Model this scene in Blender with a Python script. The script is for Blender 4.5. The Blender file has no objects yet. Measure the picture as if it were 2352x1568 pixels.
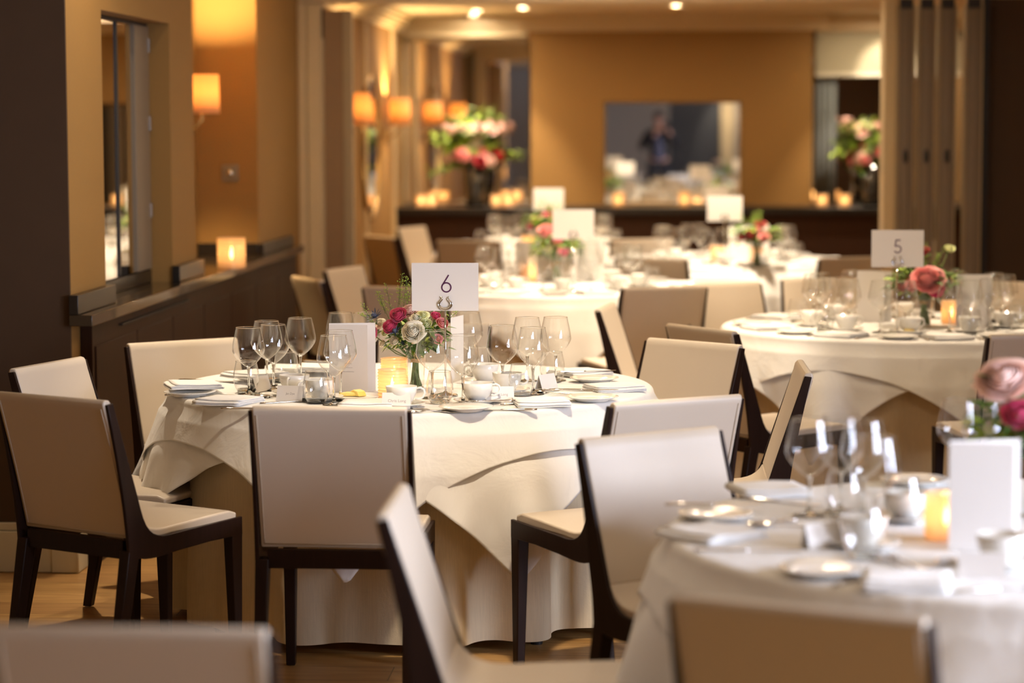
import bpy, math, random
from mathutils import Vector, Matrix, Euler
random.seed(7)
PI = math.pi
C = bpy.context.scene.collection
SC = bpy.context.scene

# ------------------------------------------------------------------ camera
FPX = 5553.0
CAM = Vector((0, 0, 1.6))
YAW = math.atan((1530-1176)/FPX); PITCH = math.atan((784-286.4)/FPX)
RM = Matrix.Rotation(YAW, 3, 'Z') @ Matrix.Rotation(PI/2-PITCH, 3, 'X') @ Matrix.Rotation(-0.003, 3, 'Z')
cd = bpy.data.cameras.new('camera'); co = bpy.data.objects.new('camera', cd); C.objects.link(co)
co.matrix_world = Matrix.Translation(CAM) @ RM.to_4x4()
cd.sensor_width = 36; cd.lens = 85; cd.clip_start = 0.02; cd.clip_end = 200
cd.dof.use_dof = True; cd.dof.focus_distance = 7.62; cd.dof.aperture_fstop = 1.9
SC.camera = co

def ray(x, y):
    return RM @ Vector(((x-1176)/FPX, -(y-784)/FPX, -1))
def P(x, y, z):
    "point at height z seen at (x, y)"
    d = ray(x, y); t = (z-CAM.z)/d.z
    return CAM + d*t
def PY(x, y, Y):
    "point on the plane at depth Y seen at (x, y)"
    d = ray(x, y); return CAM + d*(Y/d.y)

# ------------------------------------------------------------------ materials
def newmat(name):
    m = bpy.data.materials.new(name); m.use_nodes = True
    nt = m.node_tree; nt.nodes.clear()
    out = nt.nodes.new('ShaderNodeOutputMaterial')
    return m, nt, out
def pmat(name, col, rough=.5, metal=0, spec=.5, bump=0, bscale=200, var=0, vscale=8, stretch=None, coat=0, trans=0, sheen=0, sss=0):
    m, nt, out = newmat(name)
    b = nt.nodes.new('ShaderNodeBsdfPrincipled')
    b.inputs['Base Color'].default_value = (*col, 1); b.inputs['Roughness'].default_value = rough
    b.inputs['Metallic'].default_value = metal; b.inputs['Specular IOR Level'].default_value = spec
    b.inputs['Coat Weight'].default_value = coat; b.inputs['Transmission Weight'].default_value = trans
    b.inputs['Sheen Weight'].default_value = sheen
    if sss:
        b.inputs['Subsurface Weight'].default_value = sss; b.inputs['Subsurface Radius'].default_value = (.02, .008, .004)
        b.inputs['Subsurface Scale'].default_value = .3
    nt.links.new(b.outputs[0], out.inputs[0])
    tc = nt.nodes.new('ShaderNodeTexCoord'); mp = nt.nodes.new('ShaderNodeMapping')
    nt.links.new(tc.outputs['Object'], mp.inputs[0])
    if stretch: mp.inputs['Scale'].default_value = stretch
    if var:
        n = nt.nodes.new('ShaderNodeTexNoise'); n.inputs['Scale'].default_value = vscale; n.inputs['Detail'].default_value = 5
        nt.links.new(mp.outputs[0], n.inputs['Vector'])
        mx = nt.nodes.new('ShaderNodeMix'); mx.data_type = 'RGBA'
        mx.inputs[6].default_value = (*[c*(1-var) for c in col], 1); mx.inputs[7].default_value = (*[min(1, c*(1+var)) for c in col], 1)
        nt.links.new(n.outputs['Fac'], mx.inputs[0]); nt.links.new(mx.outputs[2], b.inputs['Base Color'])
    if bump:
        n2 = nt.nodes.new('ShaderNodeTexNoise'); n2.inputs['Scale'].default_value = bscale; n2.inputs['Detail'].default_value = 3
        nt.links.new(mp.outputs[0], n2.inputs['Vector'])
        bp = nt.nodes.new('ShaderNodeBump'); bp.inputs['Strength'].default_value = bump; bp.inputs['Distance'].default_value = .002
        nt.links.new(n2.outputs['Fac'], bp.inputs['Height']); nt.links.new(bp.outputs[0], b.inputs['Normal'])
    return m
def emat(name, col, st):
    m, nt, out = newmat(name)
    e = nt.nodes.new('ShaderNodeEmission'); e.inputs[0].default_value = (*col, 1); e.inputs[1].default_value = st
    nt.links.new(e.outputs[0], out.inputs[0]); return m
def glassmat(name, tint=(.975, .98, .975), base=.065, top=.9, power=2.9, rough=.01):
    "thin clear glass: fresnel mix of transmission and sharp reflection"
    m, nt, out = newmat(name)
    t = nt.nodes.new('ShaderNodeBsdfTransparent'); t.inputs[0].default_value = (*tint, 1)
    g = nt.nodes.new('ShaderNodeBsdfGlossy'); g.inputs['Roughness'].default_value = rough; g.inputs[0].default_value = (.95, .95, .95, 1)
    lw = nt.nodes.new('ShaderNodeLayerWeight'); lw.inputs[0].default_value = .5
    pw = nt.nodes.new('ShaderNodeMath'); pw.operation = 'POWER'; pw.inputs[1].default_value = power
    ma = nt.nodes.new('ShaderNodeMath'); ma.operation = 'MULTIPLY_ADD'; ma.inputs[1].default_value = top; ma.inputs[2].default_value = base
    mx = nt.nodes.new('ShaderNodeMixShader')
    nt.links.new(lw.outputs['Facing'], pw.inputs[0]); nt.links.new(pw.outputs[0], ma.inputs[0]); nt.links.new(ma.outputs[0], mx.inputs[0])
    nt.links.new(t.outputs[0], mx.inputs[1]); nt.links.new(g.outputs[0], mx.inputs[2]); nt.links.new(mx.outputs[0], out.inputs[0])
    return m
def solidglass(name):
    m, nt, out = newmat(name)
    g = nt.nodes.new('ShaderNodeBsdfGlass'); g.inputs['IOR'].default_value = 1.48; g.inputs['Roughness'].default_value = 0
    g.inputs[0].default_value = (.98, .99, .98, 1)
    nt.links.new(g.outputs[0], out.inputs[0]); return m
def translucent(name, col, tcol, mixf=.5, gloss=.1, bandscale=0):
    m, nt, out = newmat(name)
    d = nt.nodes.new('ShaderNodeBsdfDiffuse'); d.inputs[0].default_value = (*col, 1)
    t = nt.nodes.new('ShaderNodeBsdfTranslucent'); t.inputs[0].default_value = (*tcol, 1)
    mx = nt.nodes.new('ShaderNodeMixShader'); mx.inputs[0].default_value = mixf
    g = nt.nodes.new('ShaderNodeBsdfGlossy'); g.inputs['Roughness'].default_value = .15
    m2 = nt.nodes.new('ShaderNodeMixShader'); m2.inputs[0].default_value = gloss
    nt.links.new(d.outputs[0], mx.inputs[1]); nt.links.new(t.outputs[0], mx.inputs[2])
    nt.links.new(mx.outputs[0], m2.inputs[1]); nt.links.new(g.outputs[0], m2.inputs[2]); nt.links.new(m2.outputs[0], out.inputs[0])
    return m
def frosted(name):
    m, nt, out = newmat(name)
    d = nt.nodes.new('ShaderNodeBsdfDiffuse'); d.inputs[0].default_value = (.86, .80, .70, 1)
    t = nt.nodes.new('ShaderNodeBsdfTranslucent'); t.inputs[0].default_value = (1, .76, .52, 1)
    tr = nt.nodes.new('ShaderNodeBsdfTransparent'); tr.inputs[0].default_value = (1, .86, .70, 1)
    g = nt.nodes.new('ShaderNodeBsdfGlossy'); g.inputs['Roughness'].default_value = .08
    prev = d
    for f, n in ((.72, t), (.42, tr), (.07, g)):
        mx = nt.nodes.new('ShaderNodeMixShader'); mx.inputs[0].default_value = f
        nt.links.new(prev.outputs[0], mx.inputs[1]); nt.links.new(n.outputs[0], mx.inputs[2]); prev = mx
    nt.links.new(prev.outputs[0], out.inputs[0]); return m
def planks(name, c1, c2, sx=.18, sy=1.6, rough=.4):
    m, nt, out = newmat(name)
    b = nt.nodes.new('ShaderNodeBsdfPrincipled'); b.inputs['Roughness'].default_value = rough
    tc = nt.nodes.new('ShaderNodeTexCoord')
    br = nt.nodes.new('ShaderNodeTexBrick'); br.inputs['Scale'].default_value = 1
    br.inputs['Brick Width'].default_value = sy; br.inputs['Row Height'].default_value = sx; br.inputs['Mortar Size'].default_value = .002
    br.inputs['Color1'].default_value = (*c1, 1); br.inputs['Color2'].default_value = (*c2, 1); br.inputs['Mortar'].default_value = (*[c*.35 for c in c1], 1)
    nt.links.new(tc.outputs['Object'], br.inputs[0])
    mp = nt.nodes.new('ShaderNodeMapping'); mp.inputs['Scale'].default_value = (1.5, 18, 1)
    n = nt.nodes.new('ShaderNodeTexNoise'); n.inputs['Scale'].default_value = 2.2; n.inputs['Detail'].default_value = 8; n.inputs['Distortion'].default_value = 1.2
    nt.links.new(tc.outputs['Object'], mp.inputs[0]); nt.links.new(mp.outputs[0], n.inputs['Vector'])
    cr = nt.nodes.new('ShaderNodeValToRGB'); cr.color_ramp.elements[0].position = .3; cr.color_ramp.elements[0].color = (.6, .52, .45, 1)
    cr.color_ramp.elements[1].position = .7; cr.color_ramp.elements[1].color = (1, 1, 1, 1)
    nt.links.new(n.outputs['Fac'], cr.inputs[0])
    mx = nt.nodes.new('ShaderNodeMix'); mx.data_type = 'RGBA'; mx.blend_type = 'MULTIPLY'; mx.inputs[0].default_value = .8
    nt.links.new(br.outputs[0], mx.inputs[6]); nt.links.new(cr.outputs[0], mx.inputs[7])
    nt.links.new(mx.outputs[2], b.inputs['Base Color']); nt.links.new(b.outputs[0], out.inputs[0])
    return m
def woodmat(name, c1, c2, rough=.35, stretch=(14, 14, .8)):
    m, nt, out = newmat(name)
    b = nt.nodes.new('ShaderNodeBsdfPrincipled'); b.inputs['Roughness'].default_value = rough; b.inputs['Specular IOR Level'].default_value = .16
    tc = nt.nodes.new('ShaderNodeTexCoord'); mp = nt.nodes.new('ShaderNodeMapping'); mp.inputs['Scale'].default_value = stretch
    n = nt.nodes.new('ShaderNodeTexNoise'); n.inputs['Scale'].default_value = 3; n.inputs['Detail'].default_value = 8; n.inputs['Distortion'].default_value = .6
    nt.links.new(tc.outputs['Object'], mp.inputs[0]); nt.links.new(mp.outputs[0], n.inputs['Vector'])
    mx = nt.nodes.new('ShaderNodeMix'); mx.data_type = 'RGBA'
    mx.inputs[6].default_value = (*c1, 1); mx.inputs[7].default_value = (*c2, 1)
    nt.links.new(n.outputs['Fac'], mx.inputs[0]); nt.links.new(mx.outputs[2], b.inputs['Base Color']); nt.links.new(b.outputs[0], out.inputs[0])
    return m
def clothmat(name, col, weave=900, bstr=.25, wrink=.5, streak=0):
    m, nt, out = newmat(name)
    b = nt.nodes.new('ShaderNodeBsdfPrincipled'); b.inputs['Base Color'].default_value = (*col, 1)
    b.inputs['Roughness'].default_value = .85; b.inputs['Specular IOR Level'].default_value = .25; b.inputs['Sheen Weight'].default_value = .25
    tc = nt.nodes.new('ShaderNodeTexCoord')
    n = nt.nodes.new('ShaderNodeTexNoise'); n.inputs['Scale'].default_value = weave; n.inputs['Detail'].default_value = 2
    w = nt.nodes.new('ShaderNodeTexNoise'); w.inputs['Scale'].default_value = 7; w.inputs['Detail'].default_value = 4; w.inputs['Distortion'].default_value = .8
    for q in (n, w): nt.links.new(tc.outputs['Object'], q.inputs['Vector'])
    b1 = nt.nodes.new('ShaderNodeBump'); b1.inputs['Strength'].default_value = wrink; b1.inputs['Distance'].default_value = .02
    b2 = nt.nodes.new('ShaderNodeBump'); b2.inputs['Strength'].default_value = bstr; b2.inputs['Distance'].default_value = .001
    nt.links.new(w.outputs['Fac'], b1.inputs['Height']); nt.links.new(n.outputs['Fac'], b2.inputs['Height'])
    nt.links.new(b1.outputs[0], b2.inputs['Normal']); nt.links.new(b2.outputs[0], b.inputs['Normal'])
    if streak:
        mp = nt.nodes.new('ShaderNodeMapping'); mp.inputs['Scale'].default_value = (260, 260, 12)
        s = nt.nodes.new('ShaderNodeTexNoise'); s.inputs['Scale'].default_value = 1; s.inputs['Detail'].default_value = 2
        nt.links.new(tc.outputs['Object'], mp.inputs[0]); nt.links.new(mp.outputs[0], s.inputs['Vector'])
        mx = nt.nodes.new('ShaderNodeMix'); mx.data_type = 'RGBA'
        mx.inputs[6].default_value = (*[c*(1-streak) for c in col], 1); mx.inputs[7].default_value = (*[min(1, c*(1+streak)) for c in col], 1)
        nt.links.new(s.outputs['Fac'], mx.inputs[0]); nt.links.new(mx.outputs[2], b.inputs['Base Color'])
    # let a little light through the fabric
    tr = nt.nodes.new('ShaderNodeBsdfTranslucent'); tr.inputs[0].default_value = (*col, 1)
    ms = nt.nodes.new('ShaderNodeMixShader'); ms.inputs[0].default_value = .12
    nt.links.new(b.outputs[0], ms.inputs[1]); nt.links.new(tr.outputs[0], ms.inputs[2]); nt.links.new(ms.outputs[0], out.inputs[0])
    return m

M = dict(
    wall=pmat('wall_paint', (.255, .134, .031), .75, bump=.15, bscale=400, var=.05, vscale=2),
    ceil=pmat('ceiling_paint', (.60, .47, .30), .8),
    trim=pmat('trim_paint', (.60, .47, .28), .5),
    base=pmat('baseboard_paint', (.60, .56, .44), .45),
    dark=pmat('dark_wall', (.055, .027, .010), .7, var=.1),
    oak=planks('oak_floor', (.50, .29, .10), (.42, .23, .08)),
    wenge=woodmat('wenge_wood', (.010, .005, .004), (.026, .012, .008), .38),
    cabinet=woodmat('dark_cabinet_wood', (.022, .009, .005), (.045, .019, .009), .5, (20, 20, .6)),
    ctop=pmat('dark_counter_top', (.028, .018, .011), .14, coat=.5),
    blackwood=pmat('black_wood', (.012, .009, .007), .3),
    vinyl=pmat('cream_vinyl', (.56, .475, .375), .42, bump=.12, bscale=900, var=.03, vscale=3),
    pipe=pmat('piping_vinyl', (.50, .41, .30), .5),
    cloth=clothmat('white_table_linen', (.82, .805, .775)),
    napkin=clothmat('white_napkin_linen', (.87, .86, .84), wrink=.2),
    skirt=clothmat('ivory_linen_skirt', (.76, .64, .44), weave=500, bstr=.5, wrink=.25, streak=.12),
    glass=glassmat('clear_glass'),
    tglass=glassmat('tumbler_glass', base=.085, top=.92, power=2.3),
    sglass=solidglass('stem_glass'),
    china=pmat('white_china', (.80, .78, .73), .12, coat=.4),
    butter=pmat('butter', (.87, .66, .20), .4, sss=.3),
    steel=pmat('polished_steel', (.72, .70, .67), .12, metal=1),
    chrome=pmat('chrome', (.80, .80, .80), .06, metal=1),
    paper=pmat('card_paper', (.74, .70, .66), .7),
    ink=pmat('plum_ink', (.075, .012, .055), .6),
    grey=pmat('grey_ink', (.28, .25, .25), .7),
    mirror=pmat('mirror_glass', (.86, .86, .84), .01, metal=1),
    brass=pmat('aged_brass', (.50, .34, .14), .25, metal=1),
    shade=translucent('lamp_shade_fabric', (.80, .58, .34), (1, .66, .34), .5, .0),
    votive=frosted('frosted_candle_glass'),
    flame=emat('candle_flame', (1, .70, .32), 40),
    lampglow=emat('lamp_bulb', (1, .70, .32), 25),
    downlight=emat('downlight_lens', (1, .82, .58), 520),
    wax=pmat('candle_wax', (.9, .82, .66), .4, sss=.5),
    magenta=pmat('magenta_petal', (.62, .030, .13), .55, var=.25, vscale=60, sheen=.3),
    pinkpetal=pmat('pink_petal', (.80, .30, .28), .55, var=.15, vscale=60),
    palepink=pmat('pale_pink_petal', (.83, .56, .48), .55, var=.1, vscale=40),
    white_petal=pmat('cream_petal', (.92, .87, .70), .5),
    green_petal=pmat('lime_petal', (.76, .78, .42), .55),
    red=pmat('deep_red_petal', (.35, .012, .02), .5),
    leaf=pmat('green_leaf', (.10, .19, .035), .45, var=.4, vscale=30),
    lime=pmat('lime_leaf', (.36, .50, .07), .5, var=.3, vscale=30),
    stemg=pmat('green_stem', (.10, .17, .03), .5, var=.3, vscale=40),
    thistle=pmat('blue_thistle', (.07, .09, .16), .5, var=.3, vscale=80),
    purple=pmat('purple_floret', (.12, .05, .14), .6, var=.4, vscale=90),
    raffia=pmat('raffia', (.55, .36, .16), .7),
    vaseblack=pmat('black_vase_glass', (.015, .014, .012), .08, coat=.6),
    doorpanel=pmat('folding_door_grey', (.19, .145, .10), .5),
    doortrim=pmat('folding_door_edge', (.36, .28, .17), .4, metal=.2),
    black=pmat('matt_black', (.012, .011, .012), .5),
    socket=pmat('brushed_socket', (.30, .26, .20), .35, metal=.8),
    blind=pmat('pleated_blind', (.72, .68, .55), .7),
    curtain=pmat('curtain_blue_grey', (.28, .31, .32), .8),
    navydoor=pmat('slate_door', (.035, .038, .045), .5),
    jacket=pmat('black_jacket', (.012, .011, .014), .8), shirt=pmat('blue_grey_shirt', (.09, .09, .14), .8),
    trousers=pmat('dark_trousers', (.02, .02, .025), .8),
    skin=pmat('skin', (.55, .30, .21), .5, sss=.2), hair=pmat('brown_hair', (.05, .025, .015), .6),
    pane=glassmat('window_glass', base=.05, top=.7), frame=pmat('window_frame', (.75, .73, .68), .4),
    creamcloth=clothmat('cream_throw', (.80, .74, .60)),
)

# ------------------------------------------------------------------ mesh builder
class MB:
    def __init__(s): s.v = []; s.f = []
    def add(s, vs, fs, mat=None):
        o = len(s.v)
        s.v += [tuple(mat @ Vector(p)) for p in vs] if mat is not None else [tuple(p) for p in vs]
        s.f += [tuple(i+o for i in f) for f in fs]; return s
    def box(s, x0, x1, y0, y1, z0, z1, mat=None):
        vs = [(x, y, z) for z in (z0, z1) for y in (y0, y1) for x in (x0, x1)]
        return s.add(vs, [(0, 2, 3, 1), (4, 5, 7, 6), (0, 1, 5, 4), (2, 6, 7, 3), (0, 4, 6, 2), (1, 3, 7, 5)], mat)
    def taper(s, c0, c1, a, b):
        "square bar from centre c0 half-size a to c1 half-size b"
        vs = []
        for c, h in ((c0, a), (c1, b)):
            hx, hy = (h if isinstance(h, tuple) else (h, h))
            vs += [(c[0]-hx, c[1]-hy, c[2]), (c[0]+hx, c[1]-hy, c[2]), (c[0]+hx, c[1]+hy, c[2]), (c[0]-hx, c[1]+hy, c[2])]
        return s.add(vs, [(3, 2, 1, 0), (4, 5, 6, 7), (0, 1, 5, 4), (1, 2, 6, 5), (2, 3, 7, 6), (3, 0, 4, 7)])
    def lathe(s, prof, n=32, mat=None, close=False):
        vs = []; fs = []
        k = len(prof)
        for r, z in prof:
            for i in range(n):
                a = 2*PI*i/n; vs.append((r*math.cos(a), r*math.sin(a), z))
        for j in range(k-1):
            for i in range(n):
                i2 = (i+1) % n; fs.append((j*n+i, j*n+i2, (j+1)*n+i2, (j+1)*n+i))
        if close:
            fs.append(tuple(range(n-1, -1, -1))); fs.append(tuple((k-1)*n+i for i in range(n)))
        return s.add(vs, fs, mat)
    def tube(s, pts, r, n=8, mat=None, cap=True):
        pts = [Vector(p) for p in pts]; k = len(pts); vs = []; fs = []
        rr = r if isinstance(r, (list, tuple)) else [r]*k
        up = Vector((0, 0, 1)); prev = None
        for j, p in enumerate(pts):
            t = (pts[min(j+1, k-1)]-pts[max(j-1, 0)]).normalized()
            if prev is None:
                a = t.cross(up if abs(t.z) < .9 else Vector((1, 0, 0))).normalized()
            else:
                a = (prev - t*prev.dot(t)).normalized()
            prev = a; b = t.cross(a)
            for i in range(n):
                w = 2*PI*i/n; vs.append(p + (a*math.cos(w)+b*math.sin(w))*rr[j])
        for j in range(k-1):
            for i in range(n):
                i2 = (i+1) % n; fs.append((j*n+i, j*n+i2, (j+1)*n+i2, (j+1)*n+i))
        if cap: fs.append(tuple(range(n-1, -1, -1))); fs.append(tuple((k-1)*n+i for i in range(n)))
        return s.add(vs, fs, mat)
    def prism(s, poly, x0, x1, mat=None):
        "polygon in (y,z) extruded along x"
        n = len(poly)
        vs = [(x0, y, z) for y, z in poly] + [(x1, y, z) for y, z in poly]
        fs = [tuple(range(n)), tuple(range(2*n-1, n-1, -1))] + [(i+n, (i+1) % n+n, (i+1) % n, i) for i in range(n)]
        return s.add(vs, fs, mat)
    def band(s, A, B, x0, x1, mat=None, nx=1, cap=True):
        "quad strip solid between two (y,z) polylines A and B of equal length, extruded in x"
        k = len(A); loop = list(A)+list(reversed(B)); n = len(loop); vs = []; fs = []
        for q in range(nx+1):
            x = x0+(x1-x0)*q/nx; vs += [(x, y, z) for y, z in loop]
        for q in range(nx):
            for i in range(n):
                i2 = (i+1) % n; fs.append((q*n+i, (q+1)*n+i, (q+1)*n+i2, q*n+i2))
        for i in range(k-1):
            a, b, c, d = i, i+1, n-2-i, n-1-i
            fs.append((a, b, c, d)); o = nx*n; fs.append((o+d, o+c, o+b, o+a))
        return s.add(vs, fs, mat)
    def grid(s, fn, nu, nv, mat=None, wrap=False):
        vs = [fn(i/nu, j/nv) for j in range(nv+1) for i in range(nu if wrap else nu+1)]
        w = nu if wrap else nu+1; fs = []
        for j in range(nv):
            for i in range(nu):
                i2 = (i+1) % w; fs.append((j*w+i, j*w+i2, (j+1)*w+i2, (j+1)*w+i))
        return s.add(vs, fs, mat)
    def ball(s, c, r, n=10, sc=(1, 1, 1)):
        m = n//2+2
        def fn(u, v):
            a = 2*PI*u; b = PI*(v*.998+.001)
            return (c[0]+r*sc[0]*math.sin(b)*math.cos(a), c[1]+r*sc[1]*math.sin(b)*math.sin(a), c[2]+r*sc[2]*math.cos(b))
        return s.grid(fn, n, m, wrap=True)
    def build(s, name, mat, parent=None, smooth=False, bevel=0, solid=0, sub=0, auto=None, bseg=2):
        me = bpy.data.meshes.new(name); me.from_pydata(s.v, [], s.f); me.update()
        mats = mat if isinstance(mat, list) else [mat]
        for m_ in mats: me.materials.append(m_)
        if smooth or bevel:
            for p in me.polygons: p.use_smooth = True
        if auto is not None or bevel:
            try: me.set_sharp_from_angle(angle=math.radians(auto or 35))
            except Exception: pass
        o = bpy.data.objects.new(name, me); C.objects.link(o)
        if parent is not None: o.parent = parent
        if solid:
            md = o.modifiers.new('solid', 'SOLIDIFY'); md.thickness = solid; md.offset = 0
        if bevel:
            md = o.modifiers.new('bevel', 'BEVEL'); md.width = bevel; md.segments = bseg; md.limit_method = 'ANGLE'; md.angle_limit = math.radians(40)
            md.harden_normals = False
        if sub:
            md = o.modifiers.new('sub', 'SUBSURF'); md.levels = sub; md.render_levels = sub
        return o

def tag(o, label, cat, group=None, kind=None):
    if label: o['label'] = label
    if cat: o['category'] = cat
    if group: o['group'] = group
    if kind: o['kind'] = kind
    return o
def empty(name, loc=(0, 0, 0), rz=0):
    o = bpy.data.objects.new(name, None); C.objects.link(o); o.empty_display_size = .05
    o.location = loc; o.rotation_euler = (0, 0, rz); return o
def snap(o): return (o, [snap(c) for c in o.children])
def dup(node, parent=None):
    "copy of a thing with copies of its parts and sub-parts"
    o, kids = node
    c = o.copy(); C.objects.link(c)
    if parent is not None: c.parent = parent
    for k in kids: dup(k, c)
    return c
def struct(name, mb, mat, **k):
    o = mb.build(name, mat, **k); o['kind'] = 'structure'; return o
class Proto:
    "first use places the thing itself, later uses place copies"
    def __init__(s, root): s.root = root; s.used = False; s.tree = snap(root)
    def put(s, loc, rz=0, label=None, cat=None, group=None, scale=None):
        if s.used: o = dup(s.tree)
        else: o = s.root; s.used = True
        o.location = loc; o.rotation_euler = (0, 0, rz)
        if scale: o.scale = (scale,)*3
        if s.root is not o:
            for k in ('label', 'category', 'group'):
                if k in o: del o[k]
        tag(o, label, cat, group); return o
def text_mb(txt, size, mat, name, parent, M4, ext=.0002):
    cu = bpy.data.curves.new(name+'_curve', 'FONT'); cu.body = txt; cu.size = size; cu.extrude = ext; cu.align_x = 'CENTER'; cu.align_y = 'CENTER'
    t = bpy.data.objects.new('tmp', cu); C.objects.link(t)
    bpy.context.view_layer.update()
    dg = bpy.context.evaluated_depsgraph_get()
    me = bpy.data.meshes.new_from_object(t.evaluated_get(dg)); bpy.data.objects.remove(t)
    me.name = name; me.materials.clear(); me.materials.append(mat); me.transform(M4)
    o = bpy.data.objects.new(name, me); C.objects.link(o); o.parent = parent; return o
# ================================================================== room
H = 2.62      # near room ceiling
W = M['wall']
struct('floor', MB().box(-3.9, 3.6, -2.6, 20.9, -.1, 0), M['oak'])
struct('ceiling', MB().box(-3.9, 3.6, -2.6, 14.0, H, H+.1), M['ceil'])
struct('ceiling', MB().box(-2.6, 2.7, 14.0, 20.9, 2.50, 2.6), M['ceil'])
# near room shell
struct('wall_left_near', MB().box(-3.9, -3.7, -2.6, 8.5, 0, H), W)
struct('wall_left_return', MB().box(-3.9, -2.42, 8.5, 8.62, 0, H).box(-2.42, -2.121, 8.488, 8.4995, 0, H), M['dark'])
# pillar, recess and alcove side (the left wall with its openings)
mb = MB()
mb.box(-2.42, -2.12, 8.5, 9.04, 0, H)            # first pier
mb.box(-2.42, -2.12, 10.29, 10.8, 0, H)          # second pier
mb.box(-2.42, -2.12, 9.04, 10.29, 2.035, H)      # lintel over the recess
mb.box(-2.42, -2.24, 9.04, 10.29, 0, 2.035)      # back of the recess
mb.box(-2.60, -2.44, 10.8, 12.62, 0, H)          # alcove back
mb.box(-2.60, -2.12, 12.5, 14.0, 0, H)           # nib with the alcove's facing return
struct('wall_left', mb, W)
struct('wall_right', MB().box(3.4, 3.6, 5.2, 14.0, 0, H).box(3.4, 3.6, -2.6, 5.2, 2.3, H).box(3.4, 3.6, -2.6, 5.2, 0, .7)
       .box(3.4, 3.6, -2.6, 2.0, .7, 2.3).box(3.4, 3.6, 3.4, 3.7, .7, 2.3).box(3.4, 3.6, 5.1, 5.2, .7, 2.3), W)
mbf = MB().box(-3.7, .06, -2.6, -2.4, 0, H).box(.96, 3.4, -2.6, -2.4, 0, H).box(.06, .96, -2.6, -2.4, 2.3, H)
struct('wall_front', mbf, pmat('front_wall_paint', (.27, .24, .21), .75))
struct('door_1', MB().box(.06, .96, -2.56, -2.46, 0, 2.3), M['navydoor'])
struct('trim_1', MB().box(.97, 1.2, -2.4, -2.37, 0, 2.4), M['trim'], bevel=.006)
# windows on the right side of the near room, daylight comes from here
for i, (a, b) in enumerate(((2.0, 3.4), (3.7, 5.1))):
    m = MB().box(3.42, 3.5, a, a+.06, .7, 2.3).box(3.42, 3.5, b-.06, b, .7, 2.3).box(3.42, 3.5, a, b, .7, .76).box(3.42, 3.5, a, b, 2.24, 2.3)
    m.box(3.43, 3.49, (a+b)/2-.025, (a+b)/2+.025, .7, 2.3).box(3.43, 3.49, a, b, 1.6, 1.64)
    f = struct('window_%d' % (i+1), m, M['frame'])
    MB().box(3.458, 3.462, a+.05, b-.05, .75, 2.25).build('pane', M['pane'], f)
# partition line between the two rooms
struct('wall_partition_header', MB().box(-2.12, 3.4, 13.95, 14.15, 2.305, H), M['trim'])
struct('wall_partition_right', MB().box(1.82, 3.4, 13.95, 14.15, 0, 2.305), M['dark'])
struct('trim_2', MB().box(-2.12, -2.075, 13.92, 14.12, 0, 2.30).box(-2.07, -1.99, 13.95, 14.12, 0, 2.30), M['trim'], bevel=.004)
struct('trim_3', MB().box(1.235, 1.30, 13.90, 14.15, 0, 2.305), M['trim'], bevel=.004)
struct('trim_4', MB().box(1.785, 1.82, 13.88, 13.95, 0, 2.305), M['black'])
# left folding leaf
leaf = empty('folding_door', (-1.90, 13.99, 0)); tag(leaf, 'single brown folding door leaf standing open beside the left nib wall', 'door')
MB().box(-.075, .035, -.03, .03, .01, 2.26).build('panel', pmat('folding_leaf_brown', (.26, .16, .08), .5), leaf, bevel=.003)
MB().box(.035, .09, -.035, .035, .01, 2.26).build('edge_strip', M['doortrim'], leaf, bevel=.004)
MB().box(-.085, -.076, -.02, .02, 2.1, 2.27).build('hinge', M['black'], leaf)
# stack of folded door leaves at right
names = ['first from the left', 'second from the left', 'third from the left', 'rightmost, nearest the dark wall']
for i, xc in enumerate((1.352, 1.468, 1.583, 1.728)):
    r = empty('folding_door', (xc, 13.86 if i == 3 else 13.88, 0))
    tag(r, 'grey folding door leaf in the stack at right, %s' % names[i], 'door', 'folded door leaves stacked at the right jamb')
    MB().box(-.040, .040, -.04, .04, .015, 2.245).box(-.018, .018, -.046, -.038, .03, 2.235).build('panel', M['doorpanel'], r, bevel=.003)
    MB().box(-.052, -.041, -.045, .045, .015, 2.265).box(.041, .050, -.045, .045, .015, 2.265).build('edge_strip', M['doortrim'], r, bevel=.002)
    MB().box(-.036, .036, -.035, .035, 2.246, 2.30).build('track_seal', M['black'], r)
    if i < 3:
        k = MB(); k.ball((0, -.049, 1.415), .014, 12, (1, .5, 3)); k.build('handle', M['black'], r, smooth=True)
# far room shell
struct('wall_left_rear', MB().box(-2.45, -2.22, 14.15, 20.75, 0, 2.5), W)
struct('wall_right_rear', MB().box(2.5, 2.7, 14.15, 20.75, 0, 2.5), W)
bx = MB()                     # chimney breast with the mirror opening
bx.box(-1.135, -.52, 20.2, 20.5, 0, 2.5).box(.625, 1.205, 20.2, 20.5, 0, 2.5).box(-.52, .625, 20.2, 20.5, 1.79, 2.5).box(-.52, .625, 20.2, 20.5, 0, .93)
bx.box(-2.22, 2.5, 20.5, 20.75, 0, 2.5)
struct('wall_back', bx, W)
struct('trim_5', MB().box(-1.135, -1.125, 20.20, 20.5, .93, 2.3), M['trim'])
def cornice(name, segs):
    m = MB()
    for (x0, x1, y0, y1, ax, sg) in segs:
        for k, (d, z0, z1) in enumerate(((.035, 2.37, 2.395), (.06, 2.395, 2.42), (.09, 2.42, 2.455), (.13, 2.455, 2.485), (.16, 2.485, 2.5))):
            if ax == 'y': m.box(x0, x1, y0-d, y0+.001, z0, z1)
            else: m.box(x0-.001 if sg > 0 else x0-d, x0+d if sg > 0 else x0+.001, y0, y1, z0, z1)
    struct(name, m, M['trim'], bevel=.004)
cornice('trim_6', [(-1.26, 1.33, 20.2, 0, 'y', 0)])
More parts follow.
